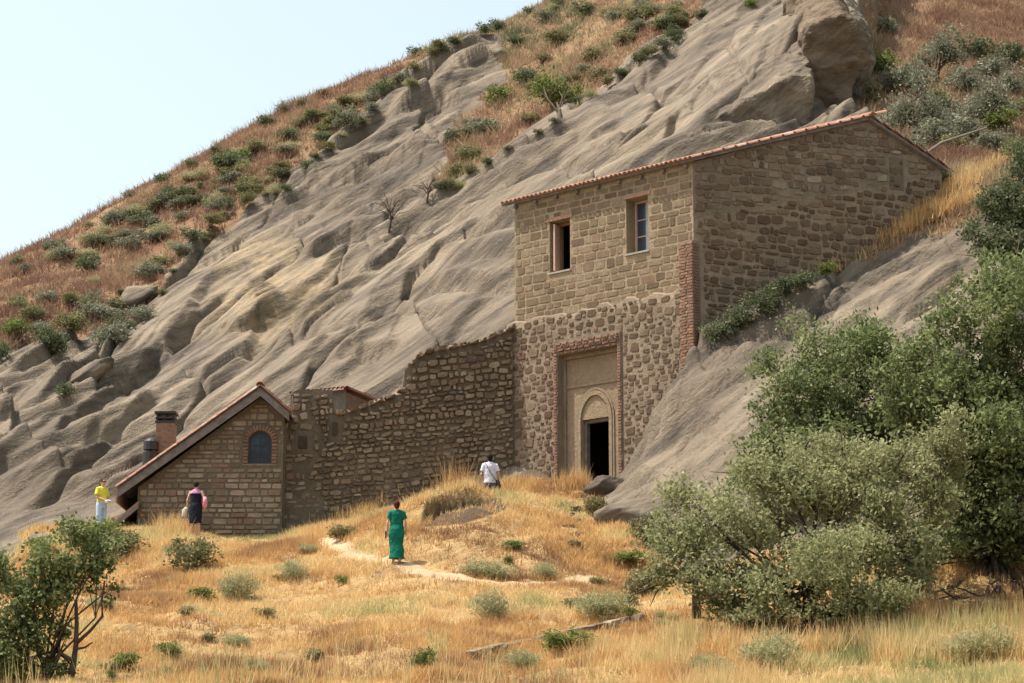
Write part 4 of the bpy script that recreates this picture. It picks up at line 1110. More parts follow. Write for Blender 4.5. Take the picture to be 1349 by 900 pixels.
b = NB('boulder_rock'); c, h = rock_nodes(b); M_boulder = b.finish(c, .95, b.bump(h, .7, .1), .12)
def rock_blob(name, c, r, seed, label, rot=(0, 0, 0), group=None):
    n, m_ = 48, 32; th = np.linspace(0, 2 * np.pi, n, endpoint=False); ph = np.linspace(-np.pi / 2, np.pi / 2, m_)
    T, Q = np.meshgrid(th, ph); e = .7
    f = lambda a: np.sign(a) * np.abs(a) ** e
    x = f(np.cos(Q)) * f(np.cos(T)); y = f(np.cos(Q)) * f(np.sin(T)); z = f(np.sin(Q))
    k = 1 + .30 * fbm(x * 1.6 + seed, z * 1.6 + y * 1.3, 4, seed)
    rr_ = np.random.default_rng(seed)
    for _ in range(9):
        d_ = rr_.normal(0, 1, 3); d_ /= np.linalg.norm(d_); pr = (x * d_[0] + y * d_[1] + z * d_[2]) * k; k = np.where(pr > .72, k * .72 / np.maximum(pr, 1e-3), k)
    k = k * (1 + .05 * fbm(x * 6 + seed, z * 6 + y * 5, 3, seed + 2))
    V = np.stack([x * k * r[0], y * k * r[1], z * k * r[2]], -1).reshape(-1, 3)
    ii = np.arange(n * m_).reshape(m_, n); jj = np.roll(ii, -1, 1)
    Fq = np.stack([ii[:-1], jj[:-1], jj[1:], ii[1:]], -1).reshape(-1, 4)
    return tag(obj(name, mesh_np(name, V, Fq, True), M_boulder, None, tuple(c), rot), label, 'rock', group)
p = hit(180, 400, 76); rock_blob('boulder', p + np.array([0, 0, .15]), (1.0, .9, .8), 14, 'angular boulder wedged among bushes at the edge of the bare slab', (0, -.5, .2))
p = hit(112, 497, 76); rock_blob('boulder', p + np.array([0, .3, -.05]), (1.15, .9, .5), 5, 'flat tilted slab of rock lying above a dark bush', (0, -.5, .1))
p = hit(795, 642, 60); rock_blob('boulder', p + np.array([.1, -.2, -.02]), (.75, .6, .36), 8, 'smooth grey rock hump before the portal threshold', (0, -.1, .3))
p = hit(848, 676, 58); rock_blob('boulder', p + np.array([0, .2, -.1]), (1.55, 1.2, .55), 17, 'low rounded rock hump at the foot of the slab beside the portal', (0, -.25, .2))
p = hit(52, 716, 60); rock_blob('boulder', p + np.array([0, 0, .1]), (.32, .3, .24), 9, 'small pale stone in dry grass at the foot of the slab')

rs_ = random.Random(21)
for (u, v) in [(755,715),(760,704),(751,694),(762,686),(748,678),(758,670),(766,660),(772,652)]:
    p = hit(u, v, 56); rock_blob('track_stone', p + np.array([0, 0, -.02]), (rs_.uniform(.18, .3), rs_.uniform(.16, .24), .09), 30 + u % 11, 'flat grey stone in the rough track climbing to the portal', (0, 0, rs_.uniform(0, 3)), 'flat stones of the track to the portal')
# kerb: low masonry edge in the grass
kp = [hit(u, v, 44) for u, v in [(612,868),(660,858),(700,850),(735,840),(775,834),(815,826),(852,818)]]
KE = empty('retaining_kerb', tuple(kp[0]), 'low stone kerb half buried in dry grass below the path', 'kerb')
for i in range(len(kp) - 1):
    a, c = kp[i], kp[i + 1]; n = 2
    for j in range(n):
        a1_, c1_ = a + (c - a) * j / n, a + (c - a) * (j + 1) / n
        L_ = np.hypot(*(c1_ - a1_)[:2]); an = math.atan2(c1_[1] - a1_[1], c1_[0] - a1_[0]); mid = (a1_ + c1_) / 2 - kp[0]
        o = obj('kerb_stone', with_mat(SQ[(i * 2 + j) % 14], M_house), None, KE, (mid[0], mid[1] + .1, mid[2] + .03), (random.uniform(-.05, .05), -math.atan2(c1_[2] - a1_[2], L_), an), (L_ * 1.0, .22, .30))

# ================================================================== GRASS AND SCRUB
def sample_mask(M, x, y):
    k = x / np.maximum(y, 45.0)
    i = np.clip(np.searchsorted(ys, y), 0, nr - 1); j = np.clip(np.searchsorted(ks, k), 0, nc - 1); return M[i, j]
def blades(x, y, z, n, h, hv, spread, width, lean, tint, rg):
    """n blades for each root; returns triangles and tint"""
    N = len(x); T = N * n
    X = np.repeat(x, n) + rg.normal(0, 1, T) * np.repeat(spread, n); Y = np.repeat(y, n) + rg.normal(0, 1, T) * np.repeat(spread, n)
    Z = np.repeat(z, n) - .03; Hh = np.repeat(h, n) * rg.uniform(1 - hv, 1 + hv, T)
    a = rg.uniform(0, 2 * np.pi, T); ln = np.abs(rg.normal(0, 1, T)) * lean * Hh
    b_ = rg.uniform(0, 2 * np.pi, T); w = width * rg.uniform(.6, 1.4, T)
    bx, by = np.cos(b_) * w / 2, np.sin(b_) * w / 2
    V = np.empty((T, 3, 3), np.float32)
    V[:, 0] = np.stack([X - bx, Y - by, Z], 1); V[:, 1] = np.stack([X + bx, Y + by, Z], 1)
    V[:, 2] = np.stack([X + np.cos(a) * ln, Y + np.sin(a) * ln, Z + Hh], 1)
    return V.reshape(-1, 3), np.repeat(np.repeat(tint, n) + rg.normal(0, .05, T), 3)
def stuff_mesh(name, V, tint, m, label):
    me = mesh_np(name, V, np.arange(len(V), dtype=np.int32).reshape(-1, 3))
    at = me.attributes.new('tint', 'FLOAT', 'POINT'); at.data.foreach_set('value', np.clip(tint, 0, 1).astype(np.float32))
    return tag(obj(name, me, m), label, 'grass', kind='stuff')
def grass_mat(name, stops, transl=.4):
    b = NB(name); c = b.ramp(b.attr('tint'), stops)
    c = b.mix(b.mrange(b.geo.outputs['Random Per Island'], 0, 1, .0, .35), c, b.mix(.6, c, (.10, .07, .035)))
    return b.finish(c, .8, None, .15, 0, transl)
M_grass = grass_mat('dry_grass', [(0, (.30, .165, .09)), (.22, (.52, .31, .135)), (.45, (.70, .46, .20)), (.62, (.76, .58, .30)), (.78, (.50, .45, .20)), (1, (.24, .28, .11))])
rg = np.random.default_rng(11)
def scatter(n, y0, y1, k0=-.25, k1=.25):
    y = np.sqrt(rg.uniform(y0 ** 2, y1 ** 2, n)); x = rg.uniform(k0, k1, n) * y; return x, y
x, y = scatter(74000, 41.5, 71)
keep = sample_mask(GRm, x, y) & ~near_path(x, y)
dn = fbm(x * .5, y * .5, 3, 81); keep &= rg.random(len(x)) < np.clip(.7 + dn * 1.3, .22, 1)
sl_ = np.abs(tz(x, y + .15) - tz(x, y - .15)) / .3; keep &= (sl_ < 1.15) & ~(sample_mask(CUm, x, y) & (rg.random(len(x)) < .8))
x, y = x[keep], y[keep]; z = tz(x, y)
t = .38 + .58 * fbm(x * .22, y * .22, 3, 91) + .38 * fbm(x * .9, y * .9, 3, 95)
t = np.where((y < 47.5) & (x > 1.5), t + .33, t); t = np.where((y < 52), t + .03, t)
u, v = pix(x, y, z)
hh = .11 + .15 * np.clip(fbm(x * .4, y * .4, 3, 85) + .4, 0, 1) + np.where((v > 850) & (x > 1), .10, 0)
V, T = blades(x, y, z, 11, hh, .45, .07 + .05 * rg.random(len(x)), .022, .55, t, rg)
print('grass tris', len(V) // 3)
stuff_mesh('dry_grass', V, T, M_grass, 'golden dry grass covering the slope and mound below the wall')
# taller stalks along the bottom of the slope and beside the walls
x, y = scatter(5200, 41.5, 48); keep = (fbm(x * .3, y * .3, 2, 101) > -.1) & ((x > 3) | (rg.random(len(x)) < .06)); x, y = x[keep], y[keep]; z = tz(x, y)
t = .66 + .3 * fbm(x * .5, y * .5, 2, 103)
V, T = blades(x, y, z, 10, np.full(len(x), .62), .4, np.full(len(x), .10), .02, .28, t, rg)
ex_ = []
def weed(us, n, h, t0, spread=.12, y0=60.0):
    pts = []
    for _ in range(n):
        k = rg.random() * (len(us) - 1); i = int(k); f_ = k - i
        uu = us[i][0] * (1 - f_) + us[i + 1][0] * f_ + rg.normal(0, 4); vv = us[i][1] * (1 - f_) + us[i + 1][1] * f_ + rg.normal(0, 3)
        q = hit(uu, vv, y0); pts.append(q)
    pts = np.array(pts); return blades(pts[:, 0], pts[:, 1], pts[:, 2], 14, np.full(n, h) * rg.uniform(.6, 1.3, n), .4, np.full(n, spread), .022, .35, np.full(n, t0) + rg.normal(0, .08, n), rg)
Vs, Ts = [V], [T]
for a in (([(1088,352),(1150,325),(1215,290),(1290,262)], 620, .40, .45, .2, 66.), ([(1130,330),(1200,285),(1280,240)], 480, .40, .5, .2, 66.), ([(1270,235),(1330,215)], 160, .4, .52, .2, 66.),
          ([(590,648),(612,646)], 22, .8, .36, .12, 66.), ([(880,852),(1000,862),(1120,858),(1240,850)], 150, .5, .55, .2, 44.), ([(1180,840),(1230,836)], 40, .7, .12, .15, 44.), ([(740,645),(775,640)], 40, .5, .46, .12, 60.), ([(200,706),(245,700)], 60, .5, .5, .15, 60.), ([(415,706),(540,645),(700,640)], 200, .34, .52, .15, 60.)):
    q, w_ = weed(*a); Vs.append(q); Ts.append(w_)
stuff_mesh('tall_grass', np.concatenate(Vs), np.concatenate(Ts), M_grass, 'tall dry stalks along the bank and beside the walls')

M_scrub = grass_mat('scrub', [(0, (.20, .11, .078)), (.25, (.28, .17, .115)), (.45, (.35, .225, .145)), (.6, (.40, .29, .175)), (.78, (.26, .245, .135)), (1, (.14, .155, .085))], .3)
x, y = scatter(64000, 74, 134, -.26, .27)
keep = sample_mask(VEGm, x, y); x, y = x[keep], y[keep]; z = tz(x, y); u, v = pix(x, y, z)
keep = (v > -40) & (v < 520) & (rg.random(len(x)) < np.clip(.75 + fbm(x * .4, y * .4, 3, 121), .2, 1)); x, y, z, u, v = x[keep], y[keep], z[keep], u[keep], v[keep]
t = .36 + .62 * fbm(x * .16, y * .16, 3, 111) + .25 * fbm(x * .7, y * .7, 2, 115)
t = np.where((u > 570) & (u < 950), t + .13, t); t = np.where((u > 1140) & (v < 75), t - .12, t)
h_ = .22 + .3 * np.clip(fbm(x * .5, y * .5, 3, 117) + .3, 0, 1)
V, T = blades(x, y, z, 10, h_, .5, .10 + .10 * rg.random(len(x)), .05, .7, t, rg)
x, y = scatter(6000, 66.5, 80, .08, .26); keep = sample_mask(VEGm, x, y); x, y = x[keep], y[keep]; z = tz(x, y)
V2, T2 = blades(x, y, z, 12, np.full(len(x), .32), .5, np.full(len(x), .12), .03, .6, .5 + .3 * fbm(x * .5, y * .5, 2, 7), rg)
print('scrub tris', len(V) // 3)
stuff_mesh('scrub', np.concatenate([V, V2]), np.concatenate([T, T2]), M_scrub, 'rust and ochre scrub covering the hillside above the bare rock')

# ================================================================== LEAVES, SHRUBS, TREES
def leaves_at(p, l, w, rg, upb=.25):
    n = len(p); d = rg.normal(0, 1, (n, 3)); d[:, 2] += upb; d /= np.linalg.norm(d, axis=1)[:, None]
    s_ = np.cross(d, rg.normal(0, 1, (n, 3))); s_ /= np.linalg.norm(s_, axis=1)[:, None] + 1e-9
    k = rg.uniform(.65, 1.35, n)[:, None]; L = l * k; Wd = w * k
    V = np.stack([p, p + d * L * .45 + s_ * Wd / 2, p + d * L, p + d * L * .45 - s_ * Wd / 2], 1)
    return V.reshape(-1, 3)
def quads(n): return np.arange(4 * n, dtype=np.int32).reshape(-1, 4)
def lobe_points(lobes, n, clump, nclump, rg, shell=.5, flat=.8, split=False):
    sub = []
    for c, r in lobes:
        for _ in range(5 if split else 0):
            d = rg.normal(0, 1, 3); d /= np.linalg.norm(d); k = rg.uniform(.28, .58); sub.append((tuple(np.array(c) + d * np.array(r) * rg.uniform(.45, 1.0)), tuple(np.array(r) * k)))
        sub.append((c, tuple(np.array(r) * .72)))
    if split: lobes = sub
    """leaf positions: clumps spread through the lobes, denser towards their skins"""
    vol = np.array([r[0] * r[1] * r[2] for c, r in lobes]) ** .8; pk = rg.choice(len(lobes), nclump, p=vol / vol.sum())
    d = rg.normal(0, 1, (nclump, 3)); d /= np.linalg.norm(d, axis=1)[:, None]
    rad = rg.uniform(shell ** 3, 1, nclump) ** (1 / 3) * rg.uniform(.82, 1.1, nclump)
    C = np.array([lobes[i][0] for i in pk]) + d * rad[:, None] * np.array([lobes[i][1] for i in pk])
    sz = clump * rg.uniform(.5, 1.5, nclump)
    k = rg.integers(0, nclump, n)
    q = C[k] + rg.normal(0, .5, (n, 3)) * sz[k][:, None] * np.array([1, 1, flat]); return q, C
LM = {
 'grey': leafy('grey_green_leaves', [(.10, .11, .07), (.16, .17, .11), (.22, .225, .155), (.29, .28, .20)], .3),
 'dark': leafy('dark_green_leaves', [(.045, .058, .028), (.085, .105, .05), (.13, .15, .075), (.19, .20, .11)], .35),
 'olive': leafy('olive_leaves', [(.09, .095, .045), (.155, .15, .07), (.215, .20, .095), (.29, .255, .13)], .3),
 'bright': leafy('bright_green_leaves', [(.07, .095, .025), (.12, .15, .04), (.18, .21, .06), (.25, .27, .10)], .35),
 'juicy': leafy('green_leaves', [(.06, .082, .032), (.115, .145, .056), (.185, .215, .086), (.30, .32, .155)], .43),
 'silver': leafy('silvery_leaves', [(.12, .135, .06), (.20, .215, .098), (.29, .295, .145), (.41, .39, .22)], .46),
 'pale': leafy('pale_feathery_leaves', [(.19, .20, .10), (.27, .27, .14), (.35, .335, .18), (.44, .39, .21)], .45),
}
M_bark = plain('grey_brown_bark', (.075, .055, .04), .35, 8, .9, .1, .6)
M_twig = plain('dead_twig', (.20, .165, .13), .3, 8, .9, .1, .3)
SHM = {}
for kd in ('grey', 'dark', 'olive', 'bright', 'pale'):
    SHM[kd] = []
    for i in range(3):
        r_ = np.random.default_rng(200 + i * 7 + len(kd)); 
        if kd == 'pale':
            lobes = [((r_.uniform(-.26, .26), r_.uniform(-.26, .26), r_.uniform(.18, .5)), (r_.uniform(.2, .34),) * 2 + (r_.uniform(.2, .34),)) for _ in range(6)]
            q, C = lobe_points(lobes, 1900, .16, 130, r_, .3); q[:, 2] = np.abs(q[:, 2]); me = mesh_np('shrub', leaves_at(q, .14, .016, r_, 1.6), quads(1900))
        else:
            lobes = [((r_.uniform(-.28, .28), r_.uniform(-.28, .28), r_.uniform(.3, .62)), (r_.uniform(.2, .36),) * 2 + (r_.uniform(.2, .36),)) for _ in range(6)]
            q, C = lobe_points(lobes, 1500, .13, 120, r_, .55)
            q[:, 2] = np.abs(q[:, 2]); me = mesh_np('shrub', leaves_at(q, .085, .045, r_), quads(1500))
        me.materials.append(LM[kd]); SHM[kd].append(me)
def shrub(u, v, wpx, hpx, kd, label, group=None, y0=42.0, seed=[0]):
    seed[0] += 1; q = hit(u, v, y0); k = mpp(q[1]) ; r_ = random.Random(seed[0])
    w = wpx * k; h = hpx * k
    o = obj('shrub', SHM[kd][seed[0] % 3], None, None, (q[0], q[1], q[2] - .04 * h), (0, 0, r_.uniform(0, 6.28)), (w * .95, w * .95, h * 1.02))
    return tag(o, label, 'shrub', group)
# near shrubs in the dry grass
for a in [
 (257,757,72,60,'olive','dense grey-green shrub in front of the person in the dark dress'),
 (312,787,58,48,'pale','larger feathery pale green shrub below the terrace path'),
 (383,764,44,38,'pale','small feathery shrub just under the terrace edge'),
 (168,735,56,46,'olive','olive shrub by the lean-to store of the house'),
 (60,735,50,30,'bright','low yellow-green shrub at the foot of the rock slab'),
 (118,732,84,52,'bright','leafy bright bush hiding the legs of the person in yellow'),
 (645,812,62,40,'pale','pale sage tuft below the middle of the footpath'),
 (716,762,44,32,'pale','round pale sage tuft on the far side of the footpath'),
 (640,762,80,34,'pale','low straggly pale shrub above the footpath'),
 (560,885,34,40,'bright','small bright green weed clump left of the kerb'),
 (785,680,36,34,'olive','olive tuft at the bend of the track up to the portal'),
 (745,862,76,34,'bright','green weeds growing along the near side of the kerb'),
 (690,880,60,30,'pale','pale weeds at the buried end of the kerb'),
 (790,812,90,48,'pale','wide pale shrub behind the kerb'),
 (450,772,22,16,'bright','tiny green plant on the slope below the terrace path near the person in green'),
 (850,720,40,46,'olive','olive shrub at the foot of the bare rock beside the tree'),
 (455,712,46,26,'olive','dull shrub at the lower edge of the mound beside the terrace path'),
 (840,790,60,50,'olive','olive shrub left of the dead snag under the tree'),
 (1010,880,90,60,'pale','feathery yellow-green clump in front of the big tree'),
 (1290,870,110,60,'pale','tall feathery weeds under the dark tree'),
 (930,892,80,40,'pale','low yellow-green clump at the bottom of the slope'),
]: shrub(*a)
rb = random.Random(5); n_ = 0
while n_ < 46:
    u, v = rb.uniform(110, 900), rb.uniform(720, 895)
    q = hit(u, v, 42)
    if not bool(sample_mask(GRm, np.array([q[0]]), np.array([q[1]]))[0]) or bool(near_path(np.array([q[0]]), np.array([q[1]]))[0]): continue
    if float(fbm(np.array([q[0] * .3]), np.array([q[1] * .3]), 2, 17)[0]) < rb.uniform(-.4, .2): continue
    kd = rb.choice(['pale', 'pale', 'olive', 'bright']); w = rb.uniform(16, 46); n_ += 1
    shrub(u, v, w, w * rb.uniform(.4, .62), kd, {'pale': 'small sage-coloured tuft', 'olive': 'small olive weed', 'bright': 'small green weed'}[kd] + ' in the dry grass of the slope', 'small weeds in the dry grass, ' + kd)
G1 = 'shrubs along the skyline of the hill'; G2 = 'shrubs dotted over the scrubby hillside'; G3 = 'shrubs at the foot of the gatehouse gable'; G4 = 'bushes crowding the upper edge of the bare slab'; G5 = 'grey bushes on the slope behind the gatehouse'
for (u, v, w, h, kd) in [(20,352,26,14,'dark'),(62,330,16,12,'dark'),(115,302,20,12,'olive'),(170,262,22,18,'grey'),(215,243,30,20,'dark'),(255,222,26,16,'olive'),(285,205,20,18,'dark'),(350,168,34,22,'dark'),(375,150,24,18,'grey'),(400,142,22,16,'dark'),(425,128,30,10,'olive'),(550,75,26,16,'dark'),(575,66,24,16,'olive'),(598,60,26,14,'dark'),(640,46,24,20,'dark'),(655,40,26,22,'dark'),(735,12,28,18,'dark'),(700,18,24,12,'olive')]:
    shrub(u, v, w, h, kd, {'dark': 'small dark shrub', 'olive': 'small olive shrub', 'grey': 'small greyish shrub'}[kd] + ' on the skyline of the hill against the pale sky', G1 + ', ' + kd, 95)
for (u, v, w, h, kd, lb) in [
 (460,170,46,36,'grey','round grey-green bush standing alone at the upper edge of the bare slab'),
 (115,360,42,36,'dark','dark green bush alone on the rust-brown hillside'),
 (505,128,34,28,'dark','dark bush below the skyline, upper of a close pair'),(490,138,30,24,'grey','greyish bush below the skyline, lower of a close pair'),
 (300,228,60,40,'dark','broad dark bush in a green patch of the upper hill'),
 (660,138,50,40,'bright','bright yellow-green bush in the hollow between the two rock ribs'),
 (692,112,40,34,'dark','dark evergreen bush in the hollow between the two rock ribs'),
 (640,180,60,30,'grey','grey sprawling bush at the head of the lower rock rib'),(600,190,40,24,'dark','dark bush beside the head of the lower rock rib'),
 (880,40,46,26,'dark','dark bush high on the hill beside the great slab'),(845,28,60,30,'olive','olive bush high on the hill above the hollow'),
 (775,22,40,24,'dark','dark bush near the top of the hill, beside the hollow'),(990,10,22,16,'bright','small bright shrub rooted in a crack at the top of the great slab')]:
    shrub(u, v, w, h, kd, lb, None, 80)
for (u, v, w, h, kd) in [(330,250,40,26,'olive'),(370,240,34,22,'dark'),(345,205,44,28,'olive'),(380,185,36,22,'dark'),(395,170,30,20,'olive'),(270,268,26,16,'dark'),(240,290,24,16,'grey'),(220,258,24,18,'dark'),(420,160,30,18,'olive'),(440,150,26,16,'grey'),(545,120,24,14,'olive'),(620,215,44,26,'olive'),(600,235,40,22,'olive'),(700,165,34,20,'olive'),(730,60,44,24,'olive'),(780,80,50,22,'olive'),(820,60,44,22,'olive'),(760,110,30,16,'olive'),(680,60,30,16,'dark'),(715,85,30,18,'olive'),(320,215,30,20,'bright'),(200,320,30,16,'grey')]:
    shrub(u, v, w, h, kd, {'dark': 'dark shrub', 'olive': 'olive shrub', 'grey': 'grey shrub', 'bright': 'yellow-green shrub'}[kd] + ' set in rusty scrub near the rock ribs or ridge', G2 + ', near the ribs, ' + kd, 80)
rb = random.Random(77); extra = []
while len(extra) < 120:
    uu = rb.uniform(0, 720) if rb.random() < .72 else rb.uniform(700, 960); sky_ = 348 - uu * .497 if uu < 720 else -20
    vv = sky_ + 14 + abs(rb.gauss(0, 1)) * 75
    if vv > 470 or vv < 6: continue
    q = hit(uu, vv, 76)
    if not bool(sample_mask(VEGm, np.array([q[0]]), np.array([q[1]]))[0]): continue
    if float(fbm(np.array([q[0] * .13]), np.array([q[1] * .13]), 3, 141)[0]) < rb.uniform(-.35, .25): continue
    extra.append((uu, vv, rb.uniform(18, 46), rb.uniform(10, 26), rb.choice(['olive', 'dark', 'olive', 'grey', 'grey', 'pale'])))
for (u, v, w, h, kd) in extra:
    shrub(u, v, w, h, kd, ('small ' if w < 27 else 'mid-sized ' if w < 37 else 'broad ') + {'olive': 'low olive shrub', 'dark': 'low dark green shrub', 'grey': 'low greyish shrub', 'pale': 'low feathery pale shrub'}[kd] + ' merging with the scrub of the hillside', G2 + ', ' + ('small ' if w < 27 else 'mid-sized ' if w < 37 else 'broad ') + kd, 76)
edge = [(205,398),(255,325),(305,292),(350,262),(392,234),(440,192),(500,138),(545,102),(600,72)], [(580,262),(605,243),(690,192),(770,133),(830,95),(880,58),(925,22)]
for e_ in edge:
    for a_, c_ in zip(e_[:-1], e_[1:]):
        for t_ in (.15, .5, .82):
            w = rb.uniform(14, 34); kd = rb.choice(['olive', 'grey', 'pale', 'olive', 'dark'])
            shrub(a_[0] + (c_[0] - a_[0]) * t_ + rb.uniform(-8, 8), a_[1] + (c_[1] - a_[1]) * t_ + rb.uniform(-9, 5), w, w * rb.uniform(.45, .75), kd, {'olive': 'olive tuft', 'dark': 'dark green tuft', 'grey': 'greyish tuft', 'pale': 'pale feathery tuft'}[kd] + ' where scrub meets the bare rock rib', 'tufts along the edge of the rock ribs, ' + kd, 76)
for (u, v, w, h, kd) in [(15,445,44,36,'bright'),(40,425,40,26,'olive'),(65,470,56,52,'dark'),(95,440,50,34,'olive'),(130,425,60,36,'grey'),(150,460,56,44,'grey'),(185,425,40,30,'grey'),(160,440,44,30,'dark'),(100,405,40,24,'olive'),(60,400,36,22,'grey'),(215,355,44,24,'olive'),(238,335,34,20,'grey'),(0,480,28,40,'dark'),(85,525,34,26,'dark'),(165,412,50,24,'olive'),(255,318,34,20,'dark')]:
    shrub(u, v, w, h, kd, {'dark': 'dark green bush', 'olive': 'olive bush', 'grey': 'greyish bush', 'bright': 'bright green bush'}[kd] + ' crowding the upper edge of the bare rock slab', G4 + ', ' + kd, 76)
for (u, v, w, h, kd) in [(945,460,50,44,'dark'),(975,440,54,44,'dark'),(1005,418,54,44,'dark'),(1035,402,44,36,'dark'),(1060,385,40,34,'dark')]:
    shrub(u, v, w, h, kd, 'dark green shrub in the shade at the foot of the gatehouse gable', G3, 60)
for (u, v, w, h, kd, lb) in [(1180,285,50,46,'grey','grey-green bush growing against the right end of the gable wall'),(1235,240,44,26,'dark','dark bush under the low end of the gatehouse roof'),(1090,366,30,22,'bright','small yellow-green tuft at the edge of the smooth slab below the gable'),(1215,262,40,30,'olive','olive bush between gable wall and golden grass')]:
    shrub(u, v, w, h, kd, lb, None, 66)
for (u, v, w, h, kd) in [(1165,50,46,36,'grey'),(1165,100,60,40,'bright'),(1270,130,70,50,'grey'),(1310,110,60,44,'grey'),(1285,165,70,46,'grey'),(1230,200,90,50,'grey'),(1180,170,60,44,'grey'),(1320,180,60,36,'bright'),(1345,160,50,40,'olive'),(1250,175,50,40,'grey'),(1330,90,70,40,'dark'),(1290,80,60,36,'dark'),(1260,205,60,36,'olive'),(1150,140,40,40,'olive'),(1210,130,50,60,'grey'),(1345,215,50,40,'olive'),(1245,155,56,46,'olive'),(1330,130,56,44,'grey'),(1275,190,60,40,'grey'),(1200,215,56,40,'grey'),(1225,165,50,46,'dark'),(1310,205,60,40,'grey'),(1185,125,60,50,'grey'),(1180,205,40,36,'grey')]:
    shrub(u, v, w * .95, h * 1.1, kd, {'grey': 'grey-green bush', 'bright': 'yellow-green bush', 'olive': 'olive bush', 'dark': 'dark green bush'}[kd] + ' on the scrubby slope behind the gatehouse roof', G5 + ', ' + kd, 76)

def tree(name, label, base, lobes, kd, nleaf, leaf, clump, nclump, trunk_r, seed, shell=.45, limbs=None, extra_twigs=0, group=None, flat=.8):
    rg_ = np.random.default_rng(seed); base = np.array(base, float)
    E = empty(name, tuple(base), label, 'tree', group)
    q, C = lobe_points(lobes, nleaf, clump, nclump, rg_, shell, flat, True)
    q -= base; C = C - base
    q = q[q[:, 2] > .05]
    obj('crown', mesh_np('crown', leaves_at(q, leaf[0], leaf[1], rg_), quads(len(q))), LM[kd], E)
    mb = MB(); fork = np.array([0, 0, .0])
    top = np.mean([np.array(c) for c, r in lobes], 0) - base
    tr = [np.array([0, 0, -.3]), top * .18 + rg_.normal(0, .05, 3), top * .4 + rg_.normal(0, .1, 3), top * .62 + rg_.normal(0, .15, 3)]
    mb.tube(tr, [trunk_r * 1.25, trunk_r, trunk_r * .75, trunk_r * .4], 8)
    mb.build('trunk', M_bark, E, smooth=True)
    bm_ = MB(); nb = 0
    for c, r in lobes:
        c = np.array(c) - base; s0 = tr[1 + int(rg_.integers(0, 2))]
        mid = s0 * .5 + c * .5 + rg_.normal(0, .18, 3) * np.array([1, 1, .4])
        bm_.tube([s0, mid, c], [trunk_r * .55, trunk_r * .38, trunk_r * .18], 6)
        for _ in range(5):
            t_ = c + rg_.normal(0, .55, 3) * np.array(r); m2 = (mid if rg_.random() < .5 else c)
            k_ = (m2 + t_) / 2 + rg_.normal(0, .08, 3); bm_.tube([m2, k_, t_], [trunk_r * .2, trunk_r * .13, trunk_r * .05], 5)
    if limbs:
        for pl in limbs:
            pts_ = [np.array(w_) - base for w_, _ in pl]; bm_.tube(pts_, [r_ for _, r_ in pl], 6)
    bm_.build('branches', M_bark, E, smooth=True)
    return E
def lob(u, v, Y, rw, rh, rd=None):
    k = mpp(Y); return (tuple(P(u, v, Y)), (rw * k, (rd if rd else rw) * k, rh * k))
def ground(u, Y):
    x = (u - CU) / FPX * Y; return np.array([x, Y, float(tz(x, Y))])
# the clump of trees on the right
tree('broadleaf_tree', 'large dark green tree on the right beside the bare slab', ground(1310, 53), [lob(1230,470,53,80,70),lob(1320,430,53,80,80),lob(1300,560,52.5,90,90),lob(1349,650,52,100,110),lob(1400,500,53,100,130),lob(1260,620,53,60,80),lob(1340,370,53.5,50,40),lob(1380,740,52,80,80),lob(1290,700,53,60,70),lob(1240,560,54,60,60),lob(1200,520,54,50,50),lob(1220,740,52,60,50),lob(1300,790,51,70,36),lob(1349,800,51,60,40),lob(1260,790,51,50,36),lob(1310,815,50.5,50,26),lob(1370,820,50.5,60,30),lob(1230,800,51,40,26)], 'juicy', 72000, (.125, .068), .34, 1700, .16, 301, .35)
tree('broadleaf_tree', 'mid-green rounded tree with dead twigs between the slab and the silvery tree', ground(1090, 57), [lob(1080,470,57,70,55),lob(1020,540,56.5,46,50),lob(1120,540,57,80,60),lob(1170,470,57,50,45),lob(1060,600,56,70,50),lob(1010,590,56,36,40),lob(1150,440,57,40,30),lob(1190,560,57,60,60),lob(1100,620,56.5,80,50),lob(1020,640,56,50,40),lob(1010,480,57,30,24)], 'juicy', 34000, (.115, .06), .36, 800, .12, 302, .35)
tree('wild_pear_tree', 'silvery green spreading bush-tree in front of the darker trees', ground(1060, 49.5), [lob(960,680,49.5,75,55),lob(920,740,49,60,50),lob(1040,650,50,70,60),lob(1130,650,50,80,70),lob(1080,740,49,90,65),lob(980,780,48.7,85,50),lob(1180,720,49.5,70,70),lob(1120,800,48.5,80,45),lob(900,650,50,35,30),lob(1230,650,50,40,60),lob(1030,820,48.5,60,35),lob(880,700,49.5,36,34),lob(1190,600,50.5,60,40),lob(1110,600,50.5,50,36),lob(1180,820,48.5,50,30),lob(1100,845,48.2,60,22),lob(980,830,48.3,50,26),lob(870,755,49.3,26,26),lob(1060,590,51,50,34),lob(1240,590,51,50,50),lob(990,620,50,44,34)], 'silver', 58000, (.10, .055), .28, 1600, .11, 303, .35)
tree('juniper_tree', 'dark tree at the top of the smooth slab above the clump of trees', ground(1340, 66), [lob(1330,270,66,50,40),lob(1345,310,65.5,50,40),lob(1349,215,66.5,26,40),lob(1300,320,65.5,36,26),lob(1380,260,66,50,60)], 'dark', 16000, (.12, .06), .34, 380, .11, 304, .35)
